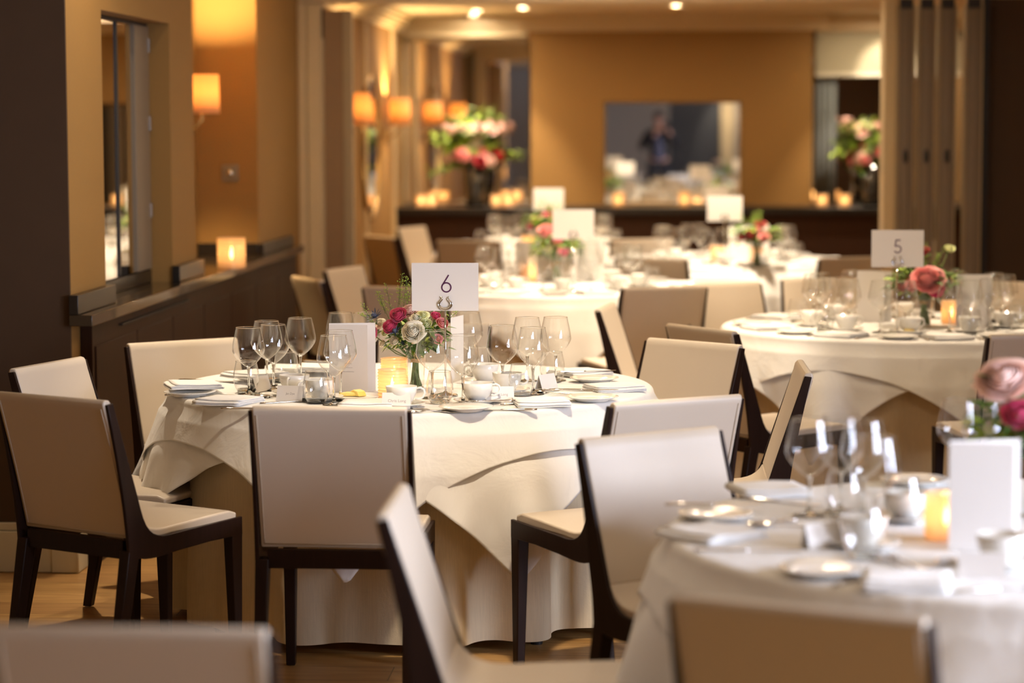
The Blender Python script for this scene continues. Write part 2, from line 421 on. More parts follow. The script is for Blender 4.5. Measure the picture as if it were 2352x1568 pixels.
cornice('trim_7', [(-2.22, 0, 14.2, 20.2, 'x', 1)])
cornice('trim_8', [(2.5, 0, 14.2, 20.2, 'x', -1)])
struct('trim_9', MB().box(-2.22, -1.16, 20.36, 20.5, 2.33, 2.42).box(-2.22, -1.16, 20.30, 20.5, 2.42, 2.5), M['trim'], bevel=.004)
struct('trim_10', MB().box(1.21, 2.5, 20.30, 20.5, 2.37, 2.5), M['trim'], bevel=.004)
# slim pilaster strips on the far left wall
struct('trim_11', MB().box(-2.22, -2.195, 17.72, 17.80, 0, 2.37).box(-2.22, -2.195, 19.55, 19.63, 0, 2.37), M['trim'], bevel=.003)
# mirrors
def mirror(name, mb_m, mb_f, label, fm):
    r = mb_f.build(name, fm, bevel=.004); tag(r, label, 'mirror'); mb_m.build('mirror_glass', M['mirror'], r); return r
mirror('wall_mirror', MB().box(-.505, .61, 20.285, 20.29, .945, 1.775),
       MB().box(-.52, -.505, 20.27, 20.30, .935, 1.785).box(.61, .625, 20.27, 20.30, .935, 1.785).box(-.52, .625, 20.27, 20.30, 1.775, 1.789).box(-.52, .625, 20.27, 20.30, .931, .945),
       'wide mirror recessed in the orange chimney wall, reflecting tables and a person', M['brass'])
mirror('wall_mirror', MB().box(-2.205, -1.15, 20.485, 20.49, .935, 2.31),
       MB().box(-2.218, -2.205, 20.47, 20.499, .93, 2.33).box(-1.15, -1.137, 20.47, 20.499, .93, 2.33).box(-2.218, -1.137, 20.47, 20.499, 2.31, 2.328),
       'tall mirror panel in the left recess behind the big flower vase', M['trim'])
mirror('wall_mirror', MB().box(1.225, 2.48, 20.485, 20.49, .935, 2.30),
       MB().box(1.21, 1.225, 20.47, 20.499, .93, 2.33).box(2.48, 2.495, 20.47, 20.499, .93, 2.33),
       'tall mirror panel in the right recess under the pleated blind', M['trim'])
# curtain and blind right recess
cur = MB(); 
cur.grid(lambda u, v: (1.25+u*.17, 20.42+.018*math.sin(u*PI*7), .94+v*1.2), 40, 1)
tag(cur.build('curtain', M['curtain'], smooth=True, solid=.003), 'narrow blue-grey curtain hanging at the left of the right recess', 'curtain')
bl = empty('pleated_blind', (1.24, 20.36, 1.99)); tag(bl, 'pale pleated blind lowered across the top of the right recess', 'blind')
m = MB(); m.grid(lambda u, v: (u*1.2, .012*(1 if int(round(v*36)) % 2 else -1), .03+v*.34), 1, 36); m.build('fabric', M['blind'], bl, solid=.002)
MB().box(0, 1.2, -.02, .02, 0, .03).build('bottom_rail', M['blind'], bl, bevel=.004)
MB().box(0, 1.2, -.03, .03, .37, .40).build('head_rail', M['trim'], bl, bevel=.004)
# rear counter
rc = empty('sideboard', (0, 20.2, 0)); tag(rc, 'long dark wood sideboard along the far wall under the mirror', 'sideboard')
MB().box(-2.2, 2.48, -.45, 0, 0, .87).build('body', M['cabinet'], rc)
MB().box(-2.21, 2.49, -.5, 0, .87, .927).box(-2.19, -1.14, 0, .27, .87, .927).box(1.21, 2.49, 0, .27, .87, .927).build('top', M['blackwood'], rc, bevel=.004)
# left counter
lc = empty('counter', (-2.12, 8.5, 0)); tag(lc, 'long dark wood counter along the left wall with glossy top', 'counter')
b = MB().box(.003, .045, .12, 5.0, 0, .885); b.build('body', M['cabinet'], lc)
for k in range(7):
    MB().box(.045, .051, .16+k*.69, .16+k*.69+.675, .05, .80).build('panel', M['cabinet'], lc, bevel=.002)
MB().box(.045, .060, .55, 1.85, .845, .852).build('finger_pull', M['black'], lc)
MB().box(.001, .085, -.04, 5.02, .89, .93).box(-.315, .001, 2.305, 3.995, .89, .93).box(-.115, .001, .545, 1.785, .89, .93).build('top', M['ctop'], lc, bevel=.002)
for q_ in ((.001, .035, -.04, .56, .931, 1.0), (.001, .035, 1.77, 2.33, .931, 1.0), (.001, .030, 3.98, 5.0, .931, .985), (-.315, .001, 3.96, 3.998, .931, .99), (-.118, -.09, .545, 1.785, .931, .985)):
    MB().box(*q_).build('upstand', M['blackwood'], lc, bevel=.002)
# recess hatch mirror doors
hd = empty('mirror_door', (-2.215, 9.06, .99)); tag(hd, 'pair of tall mirrored doors in the left wall recess above the counter', 'mirror door')
MB().box(-.008, 0, .0, .61, 0, 1.03).build('mirror_panel', M['mirror'], hd)
MB().box(-.008, 0, .64, .93, 0, 1.03).build('mirror_panel', M['mirror'], hd)
MB().box(-.012, .006, .612, .638, 0, 1.035).box(-.012, .006, 0, 1.2, 1.03, 1.042).build('black_edge', M['black'], hd)
MB().box(-.010, .010, .935, 1.21, 0, 1.03).build('side_panel', M['doorpanel'], hd, bevel=.002)
for z in (.25, .62, .95):
    MB().box(.009, .018, 1.195, 1.215, z-.03, z+.03).build('hinge', M['steel'], hd)
# baseboards
def base(name, m): struct(name, m, M['base'], bevel=.005)
base('baseboard_left', MB().box(-3.7, -2.14, 8.465, 8.5, 0, .15).box(-3.7, -2.15, 8.475, 8.5, .15, .18).box(-2.2, -2.10, 8.455, 8.6, 0, .145).box(-2.19, -2.112, 8.465, 8.6, .145, .175))
base('baseboard_left_near', MB().box(-3.7, -3.665, -2.4, 8.45, 0, .16))
base('baseboard_rear', MB().box(-2.22, -2.20, 14.2, 19.7, 0, .14))
# wall socket on the alcove return
so = empty('wall_socket', (PY(528, 397, 12.49).x, 12.5, PY(528, 397, 12.49).z)); tag(so, 'square metal wall switch plate in the lit alcove', 'switch')
MB().box(-.043, .043, -.008, -.001, -.043, .043).build('plate', M['socket'], so, bevel=.002)
MB().lathe([(.016, 0), (.016, .012), (.0, .012)], 20, Matrix.Translation((0, -.008, 0)) @ Matrix.Rotation(PI/2, 4, 'X')).build('knob', M['chrome'], so, smooth=True)

# ---------------------------------------------------------------- sconces
def light(name, kind, loc, energy, col, size=.1, rot=None, **k):
    l = bpy.data.lights.new(name, kind); l.energy = energy; l.color = col
    if kind in ('POINT', 'SPOT'): l.shadow_soft_size = size
    if kind == 'AREA': l.size = size
    for a, v in k.items(): setattr(l, a, v)
    o = bpy.data.objects.new(name, l); C.objects.link(o); o.location = loc
    if rot: o.rotation_euler = rot
    return o
def sconce(loc, z0, z1, r, label, e):
    "loc: centre of shade, wall on the -X side"
    t = empty('wall_lamp', (loc[0], loc[1], z0)); tag(t, label, 'wall lamp', 'fabric shade wall lamps')
    h = z1-z0
    MB().lathe([(r, 0), (r*.97, h)], 40).build('lamp_shade', M['shade'], t, smooth=True, solid=.002)
    MB().tube([(-.108, 0, -.10), (-.09, 0, -.10), (-.05, 0, -.085), (0, 0, -.03), (0, 0, .05)], .007, 8).build('arm', M['brass'], t, smooth=True)
    MB().box(-.114, -.104, -.03, .03, -.16, -.04).build('wall_plate', M['brass'], t, bevel=.004)
    g = MB(); g.ball((0, 0, h*.5), .022, 12); g.build('bulb', M['lampglow'], t, smooth=True)
    light('sconce_light', 'POINT', (loc[0], loc[1], z0+h*.5+.035), e, (1, .68, .32), .03)
    return t
sconce((-2.322, 12.05), 1.66, 1.855, .088, 'glowing orange wall lamp in the alcove above the left counter', 150)
sconce((-2.10, 16.5), 1.60, 1.82, .085, 'glowing orange wall lamp left of the oval mirror, far room', 75)
sconce((-2.10, 19.1), 1.60, 1.81, .085, 'glowing orange wall lamp right of the oval mirror, far room', 75)
def oval(loc, hw, hh, label):
    t = empty('oval_mirror', loc); tag(t, label, 'mirror')
    fr = MB(); n = 48
    pts = [(.02, hw*math.cos(2*PI*i/n), hh*math.sin(2*PI*i/n)) for i in range(n+1)]
    fr.tube(pts, .018, 8, cap=False); fr.build('frame', M['brass'], t, smooth=True)
    g = MB(); g.add([(.018, hw*math.cos(2*PI*i/n), hh*math.sin(2*PI*i/n)) for i in range(n)], [tuple(range(n))])
    g.build('mirror_glass', M['mirror'], t, solid=.004)
oval((-2.22, 18.0, 1.43), .48, .53, 'tall oval mirror on the far left wall between two lamps')
oval((-2.44, 11.55, 1.45), .46, .50, 'oval brass framed mirror in the left alcove, seen edge on')
# downlights seen in the far ceiling and those over the tables
def downlight(x, y, z, label, e=0, cone=70, col=(1, .74, .42), aim=None, size=.03, blend=.6):
    t = empty('ceiling_light', (x, y, z)); tag(t, label, 'ceiling light', 'recessed ceiling downlights')
    MB().lathe([(.055, -.001), (.06, -.006), (.045, -.008), (.04, -.002)], 28).build('ring', M['trim'], t, smooth=True)
    MB().lathe([(.0005, -.004), (.04, -.004)], 28).build('lens', M['downlight'], t)
    if e:
        l = light('downlight_spot', 'SPOT', (x, y, z-.03), e, col, size, spot_size=math.radians(cone), spot_blend=blend)
        if aim:
            d = Vector(aim)-Vector((x, y, z)); l.rotation_euler = d.to_track_quat('-Z', 'Y').to_euler()
# ================================================================== chairs
def bez(p0, p1, p2, p3, n):
    r = []
    for i in range(n+1):
        t = i/n; a = (1-t)**3; b = 3*t*(1-t)**2; c = 3*t*t*(1-t); d = t**3
        r.append((a*p0[0]+b*p1[0]+c*p2[0]+d*p3[0], a*p0[1]+b*p1[1]+c*p2[1]+d*p3[1]))
    return r
def make_chair():
    t = empty('dining_chair')
    hw = .212
    # seat pad
    top = [(.232, .452), (.20, .462), (.08, .458), (-.05, .452)] + bez((-.05, .452), (-.12, .447), (-.165, .455), (-.188, .50), 8)[1:]
    bot = [(.230, .432), (.20, .430), (.08, .430), (-.05, .430)] + bez((-.05, .430), (-.14, .420), (-.19, .435), (-.214, .49), 8)[1:]
    MB().band(top, bot, -hw, hw, nx=2).build('seat', M['vinyl'], t, bevel=.006, bseg=3)
    # backrest: slim upholstered slab, rounded at the top
    inner = bez((-.1885, .502), (-.205, .56), (-.245, .68), (-.283, .80), 10)
    outer = bez((-.214, .432), (-.235, .53), (-.275, .68), (-.318, .815), 10)
    cap_i = [(-.287, .815), (-.291, .830), (-.298, .838)]
    cap_o = [(-.3215, .828), (-.3195, .836), (-.311, .841)]
    MB().band(inner+cap_i, outer+cap_o, -hw, hw, nx=2).build('backrest', M['vinyl'], t, bevel=.006, bseg=3)
    bk = t.children if False else None
    # stitched piping on the back panel
    pp = MB()
    for s in (-1, 1):
        pp.tube([(s*(hw-.012), y-.0012, z) for y, z in [(-.2165, .445)]+outer[1:]], .0016, 6)
    pp.tube([(-hw+.012, -.218, .445), (hw-.012, -.218, .445)], .0016, 6)
    pp.build('piping', M['pipe'], t, smooth=True)
    # wooden side pieces: rail, curved corner and post in one line
    for s in (-1, 1):
        ti = [(.244, .440), (.10, .436), (-.04, .432)] + bez((-.04, .432), (-.13, .424), (-.165, .44), (-.190, .52), 8)[1:] + bez((-.190, .52), (-.215, .60), (-.25, .70), (-.294, .830), 6)[1:]
        to = [(.244, .385), (.10, .385), (-.04, .378)] + bez((-.04, .378), (-.12, .372), (-.19, .36), (-.240, .40), 8)[1:] + bez((-.240, .40), (-.245, .50), (-.275, .66), (-.316, .827), 6)[1:]
        x0, x1 = (hw+.0005, hw+.0115) if s > 0 else (-hw-.0115, -hw-.0005)
        MB().band(ti, to, x0, x1).build('side_frame', M['wenge'], t, bevel=.002)
    MB().box(-.19, .19, -.232, -.206, .378, .431).build('rear_rail', M['wenge'], t, bevel=.002)
    MB().box(-.19, .19, .215, .238, .385, .430).build('front_rail', M['wenge'], t, bevel=.002)
    for s in (-1, 1):
        l = MB().taper((s*.207, -.296, 0.004), (s*.2045, -.2175, .405), (.0135, .015), (.019, .0228)); l.build('leg', M['wenge'], t, bevel=.003)
        l = MB().taper((s*.207, .226, 0.004), (s*.2045, .2215, .40), (.0135, .0135), (.019, .0228)); l.build('leg', M['wenge'], t, bevel=.003)
    return t
CH = Proto(make_chair())
def chair(X, Y, face, label, group):
    return CH.put((X, Y, 0), -math.radians(face), label, 'chair', group)
T6 = (-.84, 7.93); T5 = (1.04, 10.4); TA = (-.56, 12.9); TC = (.37, 15.4); TB = (-.83, 17.3); TN = (.80, 5.10)
G6 = 'chairs around the table numbered 6'; GN = 'chairs around the nearest table'; G5 = 'chairs around the table numbered 5'
GA = 'chairs around the table behind number 6'; GC = 'chairs around the table facing the wide mirror'; GB = 'chairs around the farthest left table'
chair(-.905, 6.79, 1, 'cream chair seen square from behind, front centre of the table numbered 6', G6)
chair(-1.575, 6.975, -0+31, 'cream chair with dark frame at far left, its seat lit warm', G6)
chair(-1.70, 7.58, 107, 'cream chair at left edge, facing the table, behind the leftmost one', G6)
chair(-1.53, 8.23, 143, 'cream chair with wide pale back against the dark left counter', G6)
chair(-.89, 8.93, 180, 'cream chair mostly hidden behind the flowers of table 6', G6)
chair(-.10, 8.27, -139, 'tan lit chair back beyond the right rim of table 6', G6)
chair(.13, 7.63, -90.5, 'cream chair seen exactly from the side, right of table 6', G6)
chair(-.135, 6.97, -33, 'cream chair with pale seat, right front of table 6, back turned', G6)
chair(.15, 5.72, 142, 'pale blue-lit chair with broad front of the back at the nearest table', GN)
chair(-.25, 4.88, 89.3, 'cream chair seen edge on in the foreground, left of nearest table', GN)
chair(.335, 4.08, 24, 'grey-lit chair back at the bottom right, before the nearest table', GN)
chair(-.81, 3.90, 1, 'blurred chair back cut off at the bottom left corner', 'chairs around a table outside the frame')
chair(.05, 10.15, 97, 'cream chair at left of table 5, dark post on its left', G5)
chair(.385, 9.27, 55, 'brown chair with dark curved frame, front left of table 5', G5)
chair(1.30, 9.15, -14, 'brown chair back at right edge, before table 5', G5)
chair(.42, 11.38, 150, 'taupe chair behind the left rim of table 5', G5)
chair(.83, 11.72, 172, 'bluish chair behind the wine glasses of table 5', G5)
chair(1.62, 11.45, -152, 'dark chair behind the right side of table 5', G5)
chair(-.13, 11.66, -24, 'grey-brown chair back in front of the table behind number 6', GA)
chair(-1.12, 11.62, 22, 'brown chair back half hidden by the tall greenery of table 6', GA)
chair(-1.52, 12.15, 62, 'narrow brown chair beside the end of the left counter', GA)
chair(-1.44, 12.78, 110, 'pale chair facing right, behind the flowers left of sign 6', GA)
chair(.95, 14.23, -24, 'brown chair with cream throw hanging behind it, right of sign 5 area', GC)
chair(.02, 14.08, 20, 'tan chair back left of the bright far cloth', GC)
chair(1.46, 15.75, -100, 'shadowed chair at the right side of the far right table', GC)
chair(-1.24, 16.22, 12, 'brown chair back in the middle distance left of the flowers', GB)
chair(-.24, 16.45, -16, 'brown chair back in the middle distance right of the pale signs', GB)
chair(-1.72, 16.75, 55, 'narrow brown chair under the oval mirror', GB)
chair(-1.62, 17.9, 112, 'pale chair standing at the left end of the far sideboard', GB)

# ================================================================== tables and cloths
def make_table():
    t = empty('round_table')
    MB().lathe([(.0005, .702), (.775, .702), (.785, .708), (.785, .722), (.775, .728), (.0005, .728)], 72).build('tabletop', M['cabinet'], t, smooth=False)
    for k in range(4):
        a = PI/4+k*PI/2-.12; c, s = math.cos(a), math.sin(a)
        q = MB().tube([(.72*c, .72*s, .045), (.60*c, .60*s, .70)], .016, 10)
        lg = q.build('leg', M['trim'], t, smooth=True)
        w = MB(); w.lathe([(.0005, 0.0), (.018, 0.0), (.020, .02), (.020, .045), (.0005, .046)], 16, Matrix.Translation((.72*c, .72*s, 0)))
        w.build('foot', M['black'], lg)
    return t
TAB = Proto(make_table())
R = .80
def wave(a, seed, n):
    r = random.Random(seed); ph = [r.uniform(0, 2*PI) for _ in range(4)]
    v = .5*math.sin(n*a+ph[0]+.7*math.sin(3*a+ph[1]))+.3*math.sin((n*1.6//1)*a+ph[2])+.2*math.sin((n*.55//1)*a+ph[3])
    return v
def skirt_mb(seed, nseg=360):
    def fn(u, v):
        a = 2*PI*u
        if v < .08: r = (R-.03)*(v/.08); return (r*math.cos(a), r*math.sin(a), .7305)
        t = (v-.08)/.92; d = t*.695
        w = wave(a, seed, 13); w = (abs(w)**.8)*(1 if w > 0 else -1)
        r = R-.032 + .008*math.sin(min(1, t*8)*PI/2) + .060*w*min(1, t*1.3) + .012*t
        if t < .05: r -= .01*(1-t/.05)
        return (r*math.cos(a), r*math.sin(a), .7305-d)
    return MB().grid(fn, nseg, 34, wrap=True)
def drape_mb(seed, alpha, half, ztop, off, base_seed, nseg=480, fold=.036):
    rnd = random.Random(seed)
    ph = rnd.uniform(0, 6.28)
    Lc = half*math.sqrt(2)-R
    def fn(u, v):
        a = 2*PI*u; b = a-alpha
        re = half/max(abs(math.cos(b)), abs(math.sin(b)))
        re = min(re, half*1.414-.015)
        if v < .3:
            r = (R-.018)*(v/.3)
            z = ztop+.0015*math.sin(9*r*math.cos(a)+ph)*math.sin(8*r*math.sin(a)+2*ph)
            return (r*math.cos(a), r*math.sin(a), z)
        L = re-(R-.018); t = (v-.3)/.7*L
        # roll over the rim (quarter circle of radius .03)
        rr = .018; qa = min(t/rr, PI/2)
        r = R-.018+rr*math.sin(qa); z = ztop-rr*(1-math.cos(qa))
        rest = max(0, t-rr*PI/2)
        # folds grow with the hanging length, strongest beside the corners
        c4 = math.cos(4*(b-PI/4))
        w = .5+.5*math.sin(15*a+ph+1.3*math.sin(2*a+ph))+.35*math.sin(27*a+2*ph)
        k = min(1, rest/.35)
        flare = .32*min(rest, .16)+.10*max(0, rest-.16)
        d = fold*1.5*w*k*(rest/.30 if rest < .3 else 1)
        corner = max(0, c4)**2
        # corner opens outwards into a soft cone with two side folds
        bb = (b-PI/4+PI/4) % (PI/2)-PI/4
        d += corner*k*.035*math.cos(bb*13)
        out = off+flare+d
        z -= rest*.985
        r += out*min(1, rest/.05+.12)
        # tip swings slightly sideways
        sw = .06*k*rest*math.sin(2*a+ph)
        a2 = a+sw
        return (r*math.cos(a2), r*math.sin(a2), z)
    return MB().grid(fn, nseg, 44, wrap=True)
SK = Proto(skirt_mb(3).build('table_skirt', M['skirt'], smooth=True))
TCL = {}
def dress(t, rz, label_t, short, ang=(-7, 25), seeds=(11, 23), own=False):
    TAB.put((t[0], t[1], 0), .0, 'round folding table hidden under cloths, %s' % label_t, 'table', 'round banquet tables')
    SK.put((t[0], t[1], 0), rz, 'floor-length ivory linen skirt on %s' % label_t, 'table skirt', 'ivory table skirts')
    # blender angle 0 = +X ; corners sit at alpha + 45deg
    for nm, an, zt, off, sd, lab in (('tablecloth', ang[1], .7345, .004, seeds[0], 'lower white square tablecloth draped over %s'),
                                     ('tablecloth', ang[0], .7395, .016, seeds[1], 'top white square tablecloth draped over %s')):
        al = math.radians(-90+an-45)
        mb = drape_mb(sd, al, .915, zt, off, 0, nseg=480 if own else 320)
        o = mb.build(nm, M['cloth'], smooth=True, solid=.0012)
        o.location = (t[0], t[1], 0); tag(o, lab % label_t, 'tablecloth', 'white square tablecloths')
dress(T6, 0, 'the table numbered 6', '6', own=True)
dress(T5, 1.1, 'the table numbered 5', '5', (18, 60), (31, 5))
dress(TN, 2.0, 'the nearest table, bottom right', 'n', (-38, 14), (41, 8), own=True)
dress(TA, 2.9, 'the round table behind number 6', 'a', (2, 46), (51, 9))
dress(TC, .5, 'the far right round table', 'c', (12, 55), (61, 10))
dress(TB, 4.0, 'the farthest left round table', 'b', (30, 70), (71, 12))
ZT = .741    # height of a laid table
# ================================================================== tableware prototypes
def make_wine():
    t = empty('wine_glass')
    bowl = [(.0045, .086), (.012, .090), (.026, .101), (.040, .116), (.0495, .131), (.0528, .140), (.0520, .150), (.0485, .172), (.0435, .195), (.0395, .214)]
    MB().lathe(bowl, 48).build('bowl', M['glass'], t, smooth=True)
    rim = MB().lathe([(.0395+.0008*math.cos(q*PI/3), .214+.0008*math.sin(q*PI/3)) for q in range(7)], 48); rim.build('rim', M['sglass'], t, smooth=True)
    st = [(.0005, .0005), (.034, .0005), (.036, .0014), (.034, .0026), (.015, .0050), (.0065, .0095), (.0040, .020), (.0036, .050), (.0040, .072), (.0060, .083), (.0062, .087), (.0005, .089)]
    MB().lathe(st, 40).build('stem', M['sglass'], t, smooth=True)
    return t
def make_tumbler():
    t = empty('tumbler')
    MB().lathe([(.028, .003), (.037, .018), (.0425, .040), (.0415, .062), (.0375, .084), (.0335, .101)], 40).build('wall', M['tglass'], t, smooth=True)
    MB().lathe([(.0005, .0005), (.026, .0005), (.029, .003), (.0305, .008), (.026, .0125), (.0005, .0115)], 40).build('base', M['sglass'], t, smooth=True)
    MB().lathe([(.0335+.0008*math.cos(q*PI/3), .101+.0008*math.sin(q*PI/3)) for q in range(7)], 40).build('rim', M['sglass'], t, smooth=True)
    return t
def make_cup():
    t = empty('coffee_cup')
    MB().lathe([(.0005, .006), (.022, .006), (.024, 0), (.027, 0), (.028, .006), (.038, .018), (.0455, .038), (.0485, .058), (.0475, .0585), (.0445, .038), (.036, .019), (.024, .010), (.0005, .009)], 44).build('bowl', M['china'], t, smooth=True)
    pts = [(.0465, 0, .050), (.058, 0, .053), (.068, 0, .047), (.071, 0, .036), (.066, 0, .025), (.055, 0, .018), (.041, 0, .019)]
    MB().tube(pts, .0036, 10).build('handle', M['china'], t, smooth=True)
    return t
def plate_mb(r, h=.014):
    return MB().lathe([(.0005, .004), (r*.55, .004), (r*.60, 0), (r*.63, 0), (r*.66, .004), (r*.98, h), (r, h+.001), (r*.985, h+.0025), (r*.68, .0075), (r*.6, .006), (.0005, .006)], 56)
def make_napkin():
    "linen napkin folded into a flat pad, layers showing at the end"
    m = MB(); pts = []
    L = .085; th = .0035
    for k in range(4):
        z = .0025+k*th*1.25
        xs = [-L+.006*k, 0, L-.004*k] if k % 2 == 0 else [L-.004*k, 0, -L+.006*k]
        for j, x in enumerate(xs): pts.append((x, z+.0006*math.sin(j*2+k)))
        if k < 3:
            e = xs[-1]; sg = 1 if e > 0 else -1
            pts.append((e+sg*.0035, z+th*.62))
    top = [(x, z) for x, z in pts]
    def fn(u, v):
        i = min(int(v*(len(top)-1)+1e-6), len(top)-2); f = v*(len(top)-1)-i
        x = top[i][0]*(1-f)+top[i+1][0]*f; z = top[i][1]*(1-f)+top[i+1][1]*f
        y = (u-.5)*.165
        return (x, y*(1-.02*math.sin(z*900)), z+.0012*math.sin(y*40+x*30))
    m.grid(fn, 10, (len(top)-1)*4)
    o = m.build('napkin', M['napkin'], smooth=True, solid=.0030)
    return o
def make_knife():
    t = empty('table_knife')
    m = MB(); m.tube([(0, -.11, .004), (0, -.09, .0048), (0, -.05, .0045), (0, -.01, .004), (0, .0, .0035)], [.0045, .0062, .0055, .0042, .0035], 10, Matrix.Diagonal((1.15, 1, .6, 1))); m.build('handle', M['steel'], t, smooth=True)
    b = MB(); b.add([(-.003, 0, .0016), (.004, 0, .0016), (.0075, .03, .0016), (.0085, .07, .0016), (.006, .10, .0016), (-.002, .112, .0016), (-.004, .10, .0016), (-.004, .03, .0016)], [tuple(range(8))]); b.build('blade', M['steel'], t, solid=.0012)
    return t
def make_fork():
    t = empty('table_fork')
    m = MB(); m.tube([(0, -.10, .003), (0, -.08, .0035), (0, -.03, .005), (0, .02, .0065), (0, .035, .005)], [.0055, .0058, .0034, .0026, .004], 8, Matrix.Diagonal((1, 1, .6, 1))); m.build('handle', M['steel'], t, smooth=True)
    b = MB(); b.grid(lambda u, v: ((u-.5)*(.012+.010*math.sin(min(1, v*1.4)*PI/2)), .033+v*.022, .004-.002*math.sin(v*PI)), 6, 6)
    for k in range(4):
        x = (k-1.5)*.0058; b.tube([(x, .054, .0035), (x, .066, .003), (x, .082, .006)], [.0019, .0017, .0010], 6)
    b.build('tines', M['steel'], t, smooth=True, solid=.0008); return t
def make_spoon():
    t = empty('dessert_spoon')
    m = MB(); m.tube([(0, -.10, .003), (0, -.08, .0035), (0, -.03, .006), (0, .02, .008), (0, .034, .006)], [.0055, .0058, .0034, .0026, .004], 8, Matrix.Diagonal((1, 1, .6, 1))); m.build('handle', M['steel'], t, smooth=True)
    b = MB()
    def fn(u, v):
        a = 2*PI*u; r = v; x = .019*r*math.cos(a); y = .060+.029*r*math.sin(a)
        return (x, y, .0085-.0075*(1-r*r))
    b.grid(fn, 24, 6, wrap=True); b.build('bowl', M['steel'], t, smooth=True, solid=.001); return t
def make_votive(ribbed):
    t = empty('candle_holder')
    prof = []; n = 44
    for i in range(n+1):
        z = .004+.094*i/n; prof.append((.043+(.0014*math.sin(z*2*PI/.0095) if ribbed else .0), z))
    MB().lathe([(.0005, .003), (.040, .003)]+prof, 40).build('glass', M['votive'], t, smooth=True, solid=.0022)
    MB().lathe([(.0005, .006), (.019, .006), (.019, .026), (.0005, .025)], 24).build('candle', M['wax'], t, smooth=True)
    f = MB(); f.lathe([(.0003, .030), (.0035, .036), (.0052, .044), (.0045, .055), (.002, .066), (.0002, .074)], 14); f.build('flame', M['flame'], t, smooth=True)
    return t
def make_sign():
    "number card standing in a horseshoe clip on a tall chrome stand; front faces -Y"
    t = empty('table_sign')
    MB().lathe([(.0005, 0), (.038, 0), (.040, .002), (.036, .006), (.008, .011), (.0045, .016), (.0005, .017)], 36).build('base', M['chrome'], t, smooth=True)
    MB().tube([(0, 0, .012), (0, 0, .275)], .0033, 12).build('pole', M['chrome'], t, smooth=True)
    c = MB(); K = 1.33; Z0 = .276
    pts = []
    for i in range(19):
        a = math.radians(-90+(i-9)*15.5); pts.append((.0155*math.cos(a)*1.08, .0155*math.sin(a)*1.05+.0175))
    path = [(-.0165, .0425), (-.0100, .0405), (-.0082, .0375)] + [p for p in pts if p[1] < .0335] + [(.0082, .0375), (.0100, .0405), (.0165, .0425)]
    path = [(x*K*.88*(.8 if z > .036 else 1), z*K*.70) for x, z in path]
    def fn(u, v):
        i = min(int(v*(len(path)-1)), len(path)-2); f = v*(len(path)-1)-i
        x = path[i][0]*(1-f)+path[i+1][0]*f; z = path[i][1]*(1-f)+path[i+1][1]*f
        j = v*2-1; w = .0062*(1-.5*abs(j)**1.5)
        dx, dz = x, z-.0175*K*.70; q = math.hypot(dx, dz)+1e-6; s = (u-.5)*2*w
        return (x+dx/q*s*.8, -.0035-.002*abs(u-.5)*2, Z0+z+dz/q*s*.8)
    c.grid(fn, 4, 60); c.build('clip', M['chrome'], t, smooth=True, solid=.0012)
    MB().box(-.106, .106, -.0008, .0008, .271, .423).build('card', M['paper'], t)
    return t
def ring_mb(cx, cz, r, w, y, a0=0, a1=360, n=48):
    m = MB(); vs = []; fs = []
    for i in range(n+1):
        a = math.radians(a0+(a1-a0)*i/n)
        for q in (r-w/2, r+w/2): vs.append((cx+q*math.cos(a), y, cz+q*math.sin(a)))
    for i in range(n): fs.append((2*i, 2*i+1, 2*i+3, 2*i+2))
    return m.add(vs, fs)
def bar_mb(m, x0, z0, x1, z1, w, y):
    d = Vector((x1-x0, z1-z0)).normalized()*(w/2); n = (-d.y, d.x)
    return m.add([(x0+n[0], y, z0+n[1]), (x1+n[0], y, z1+n[1]), (x1-n[0], y, z1-n[1]), (x0-n[0], y, z0-n[1])], [(0, 1, 2, 3)])
def digit6(t, mat):
    y = -.0013; m = ring_mb(.004, .271+.0745, .0145, .0046, y); bar_mb(m, -.0085, .271+.0815, .0115, .271+.1140, .0046, y)
    return m.build('number', mat, t, solid=.0003)
def digit5(t, mat):
    y = -.0013; m = ring_mb(.0, .271+.0735, .0140, .0050, y, -150, 128, 40)
    bar_mb(m, -.0098, .271+.0850, -.0062, .271+.1120, .0050, y); bar_mb(m, -.0085, .271+.1110, .0120, .271+.1110, .0050, y)
    return m.build('number', mat, t, solid=.0003)
def make_menu(open_deg=17, lines=True):
    "folded card standing upright, spine at the origin; front leaf towards +X, text side facing -Y"
    t = empty('menu_card')
    MB().box(0, .128, -.0004, .0004, 0, .218).build('front_leaf', M['paper'], t)
    a = math.radians(open_deg)
    MB().box(0, .150, -.0004, .0004, .0, .222, Matrix.Rotation(a, 4, 'Z')).build('rear_leaf', M['paper'], t)
    return t
def make_tent():
    t = empty('name_card')
    h = .048; w = .044; d = .016
    m = MB().add([(-w, -d, 0), (w, -d, 0), (w, 0, h), (-w, 0, h), (-w, d, 0), (w, d, 0)], [(0, 1, 2, 3), (3, 2, 5, 4)])
    m.build('card', M['paper'], t, solid=.0006); return t
WINE = Proto(make_wine()); TUMB = Proto(make_tumbler()); CUP = Proto(make_cup())
SAUC = Proto(plate_mb(.074, .012).build('saucer', M['china'], smooth=True))
PLATE = Proto(plate_mb(.083, .013).build('side_plate', M['china'], smooth=True))
NAP = Proto(make_napkin()); KNIFE = Proto(make_knife()); FORK = Proto(make_fork()); SPOON = Proto(make_spoon())
VOT = Proto(make_votive(True)); VOTP = Proto(make_votive(False)); MENU = Proto(make_menu()); TENT = Proto(make_tent())
def xy(p): return (p.x, p.y)
def wine(x, y, label, group, z=ZT): return WINE.put((x, y, z), random.random()*6, label, 'wine glass', group)
def tumb(x, y, label, group, z=ZT): return TUMB.put((x, y, z), random.random()*6, label, 'tumbler', group)
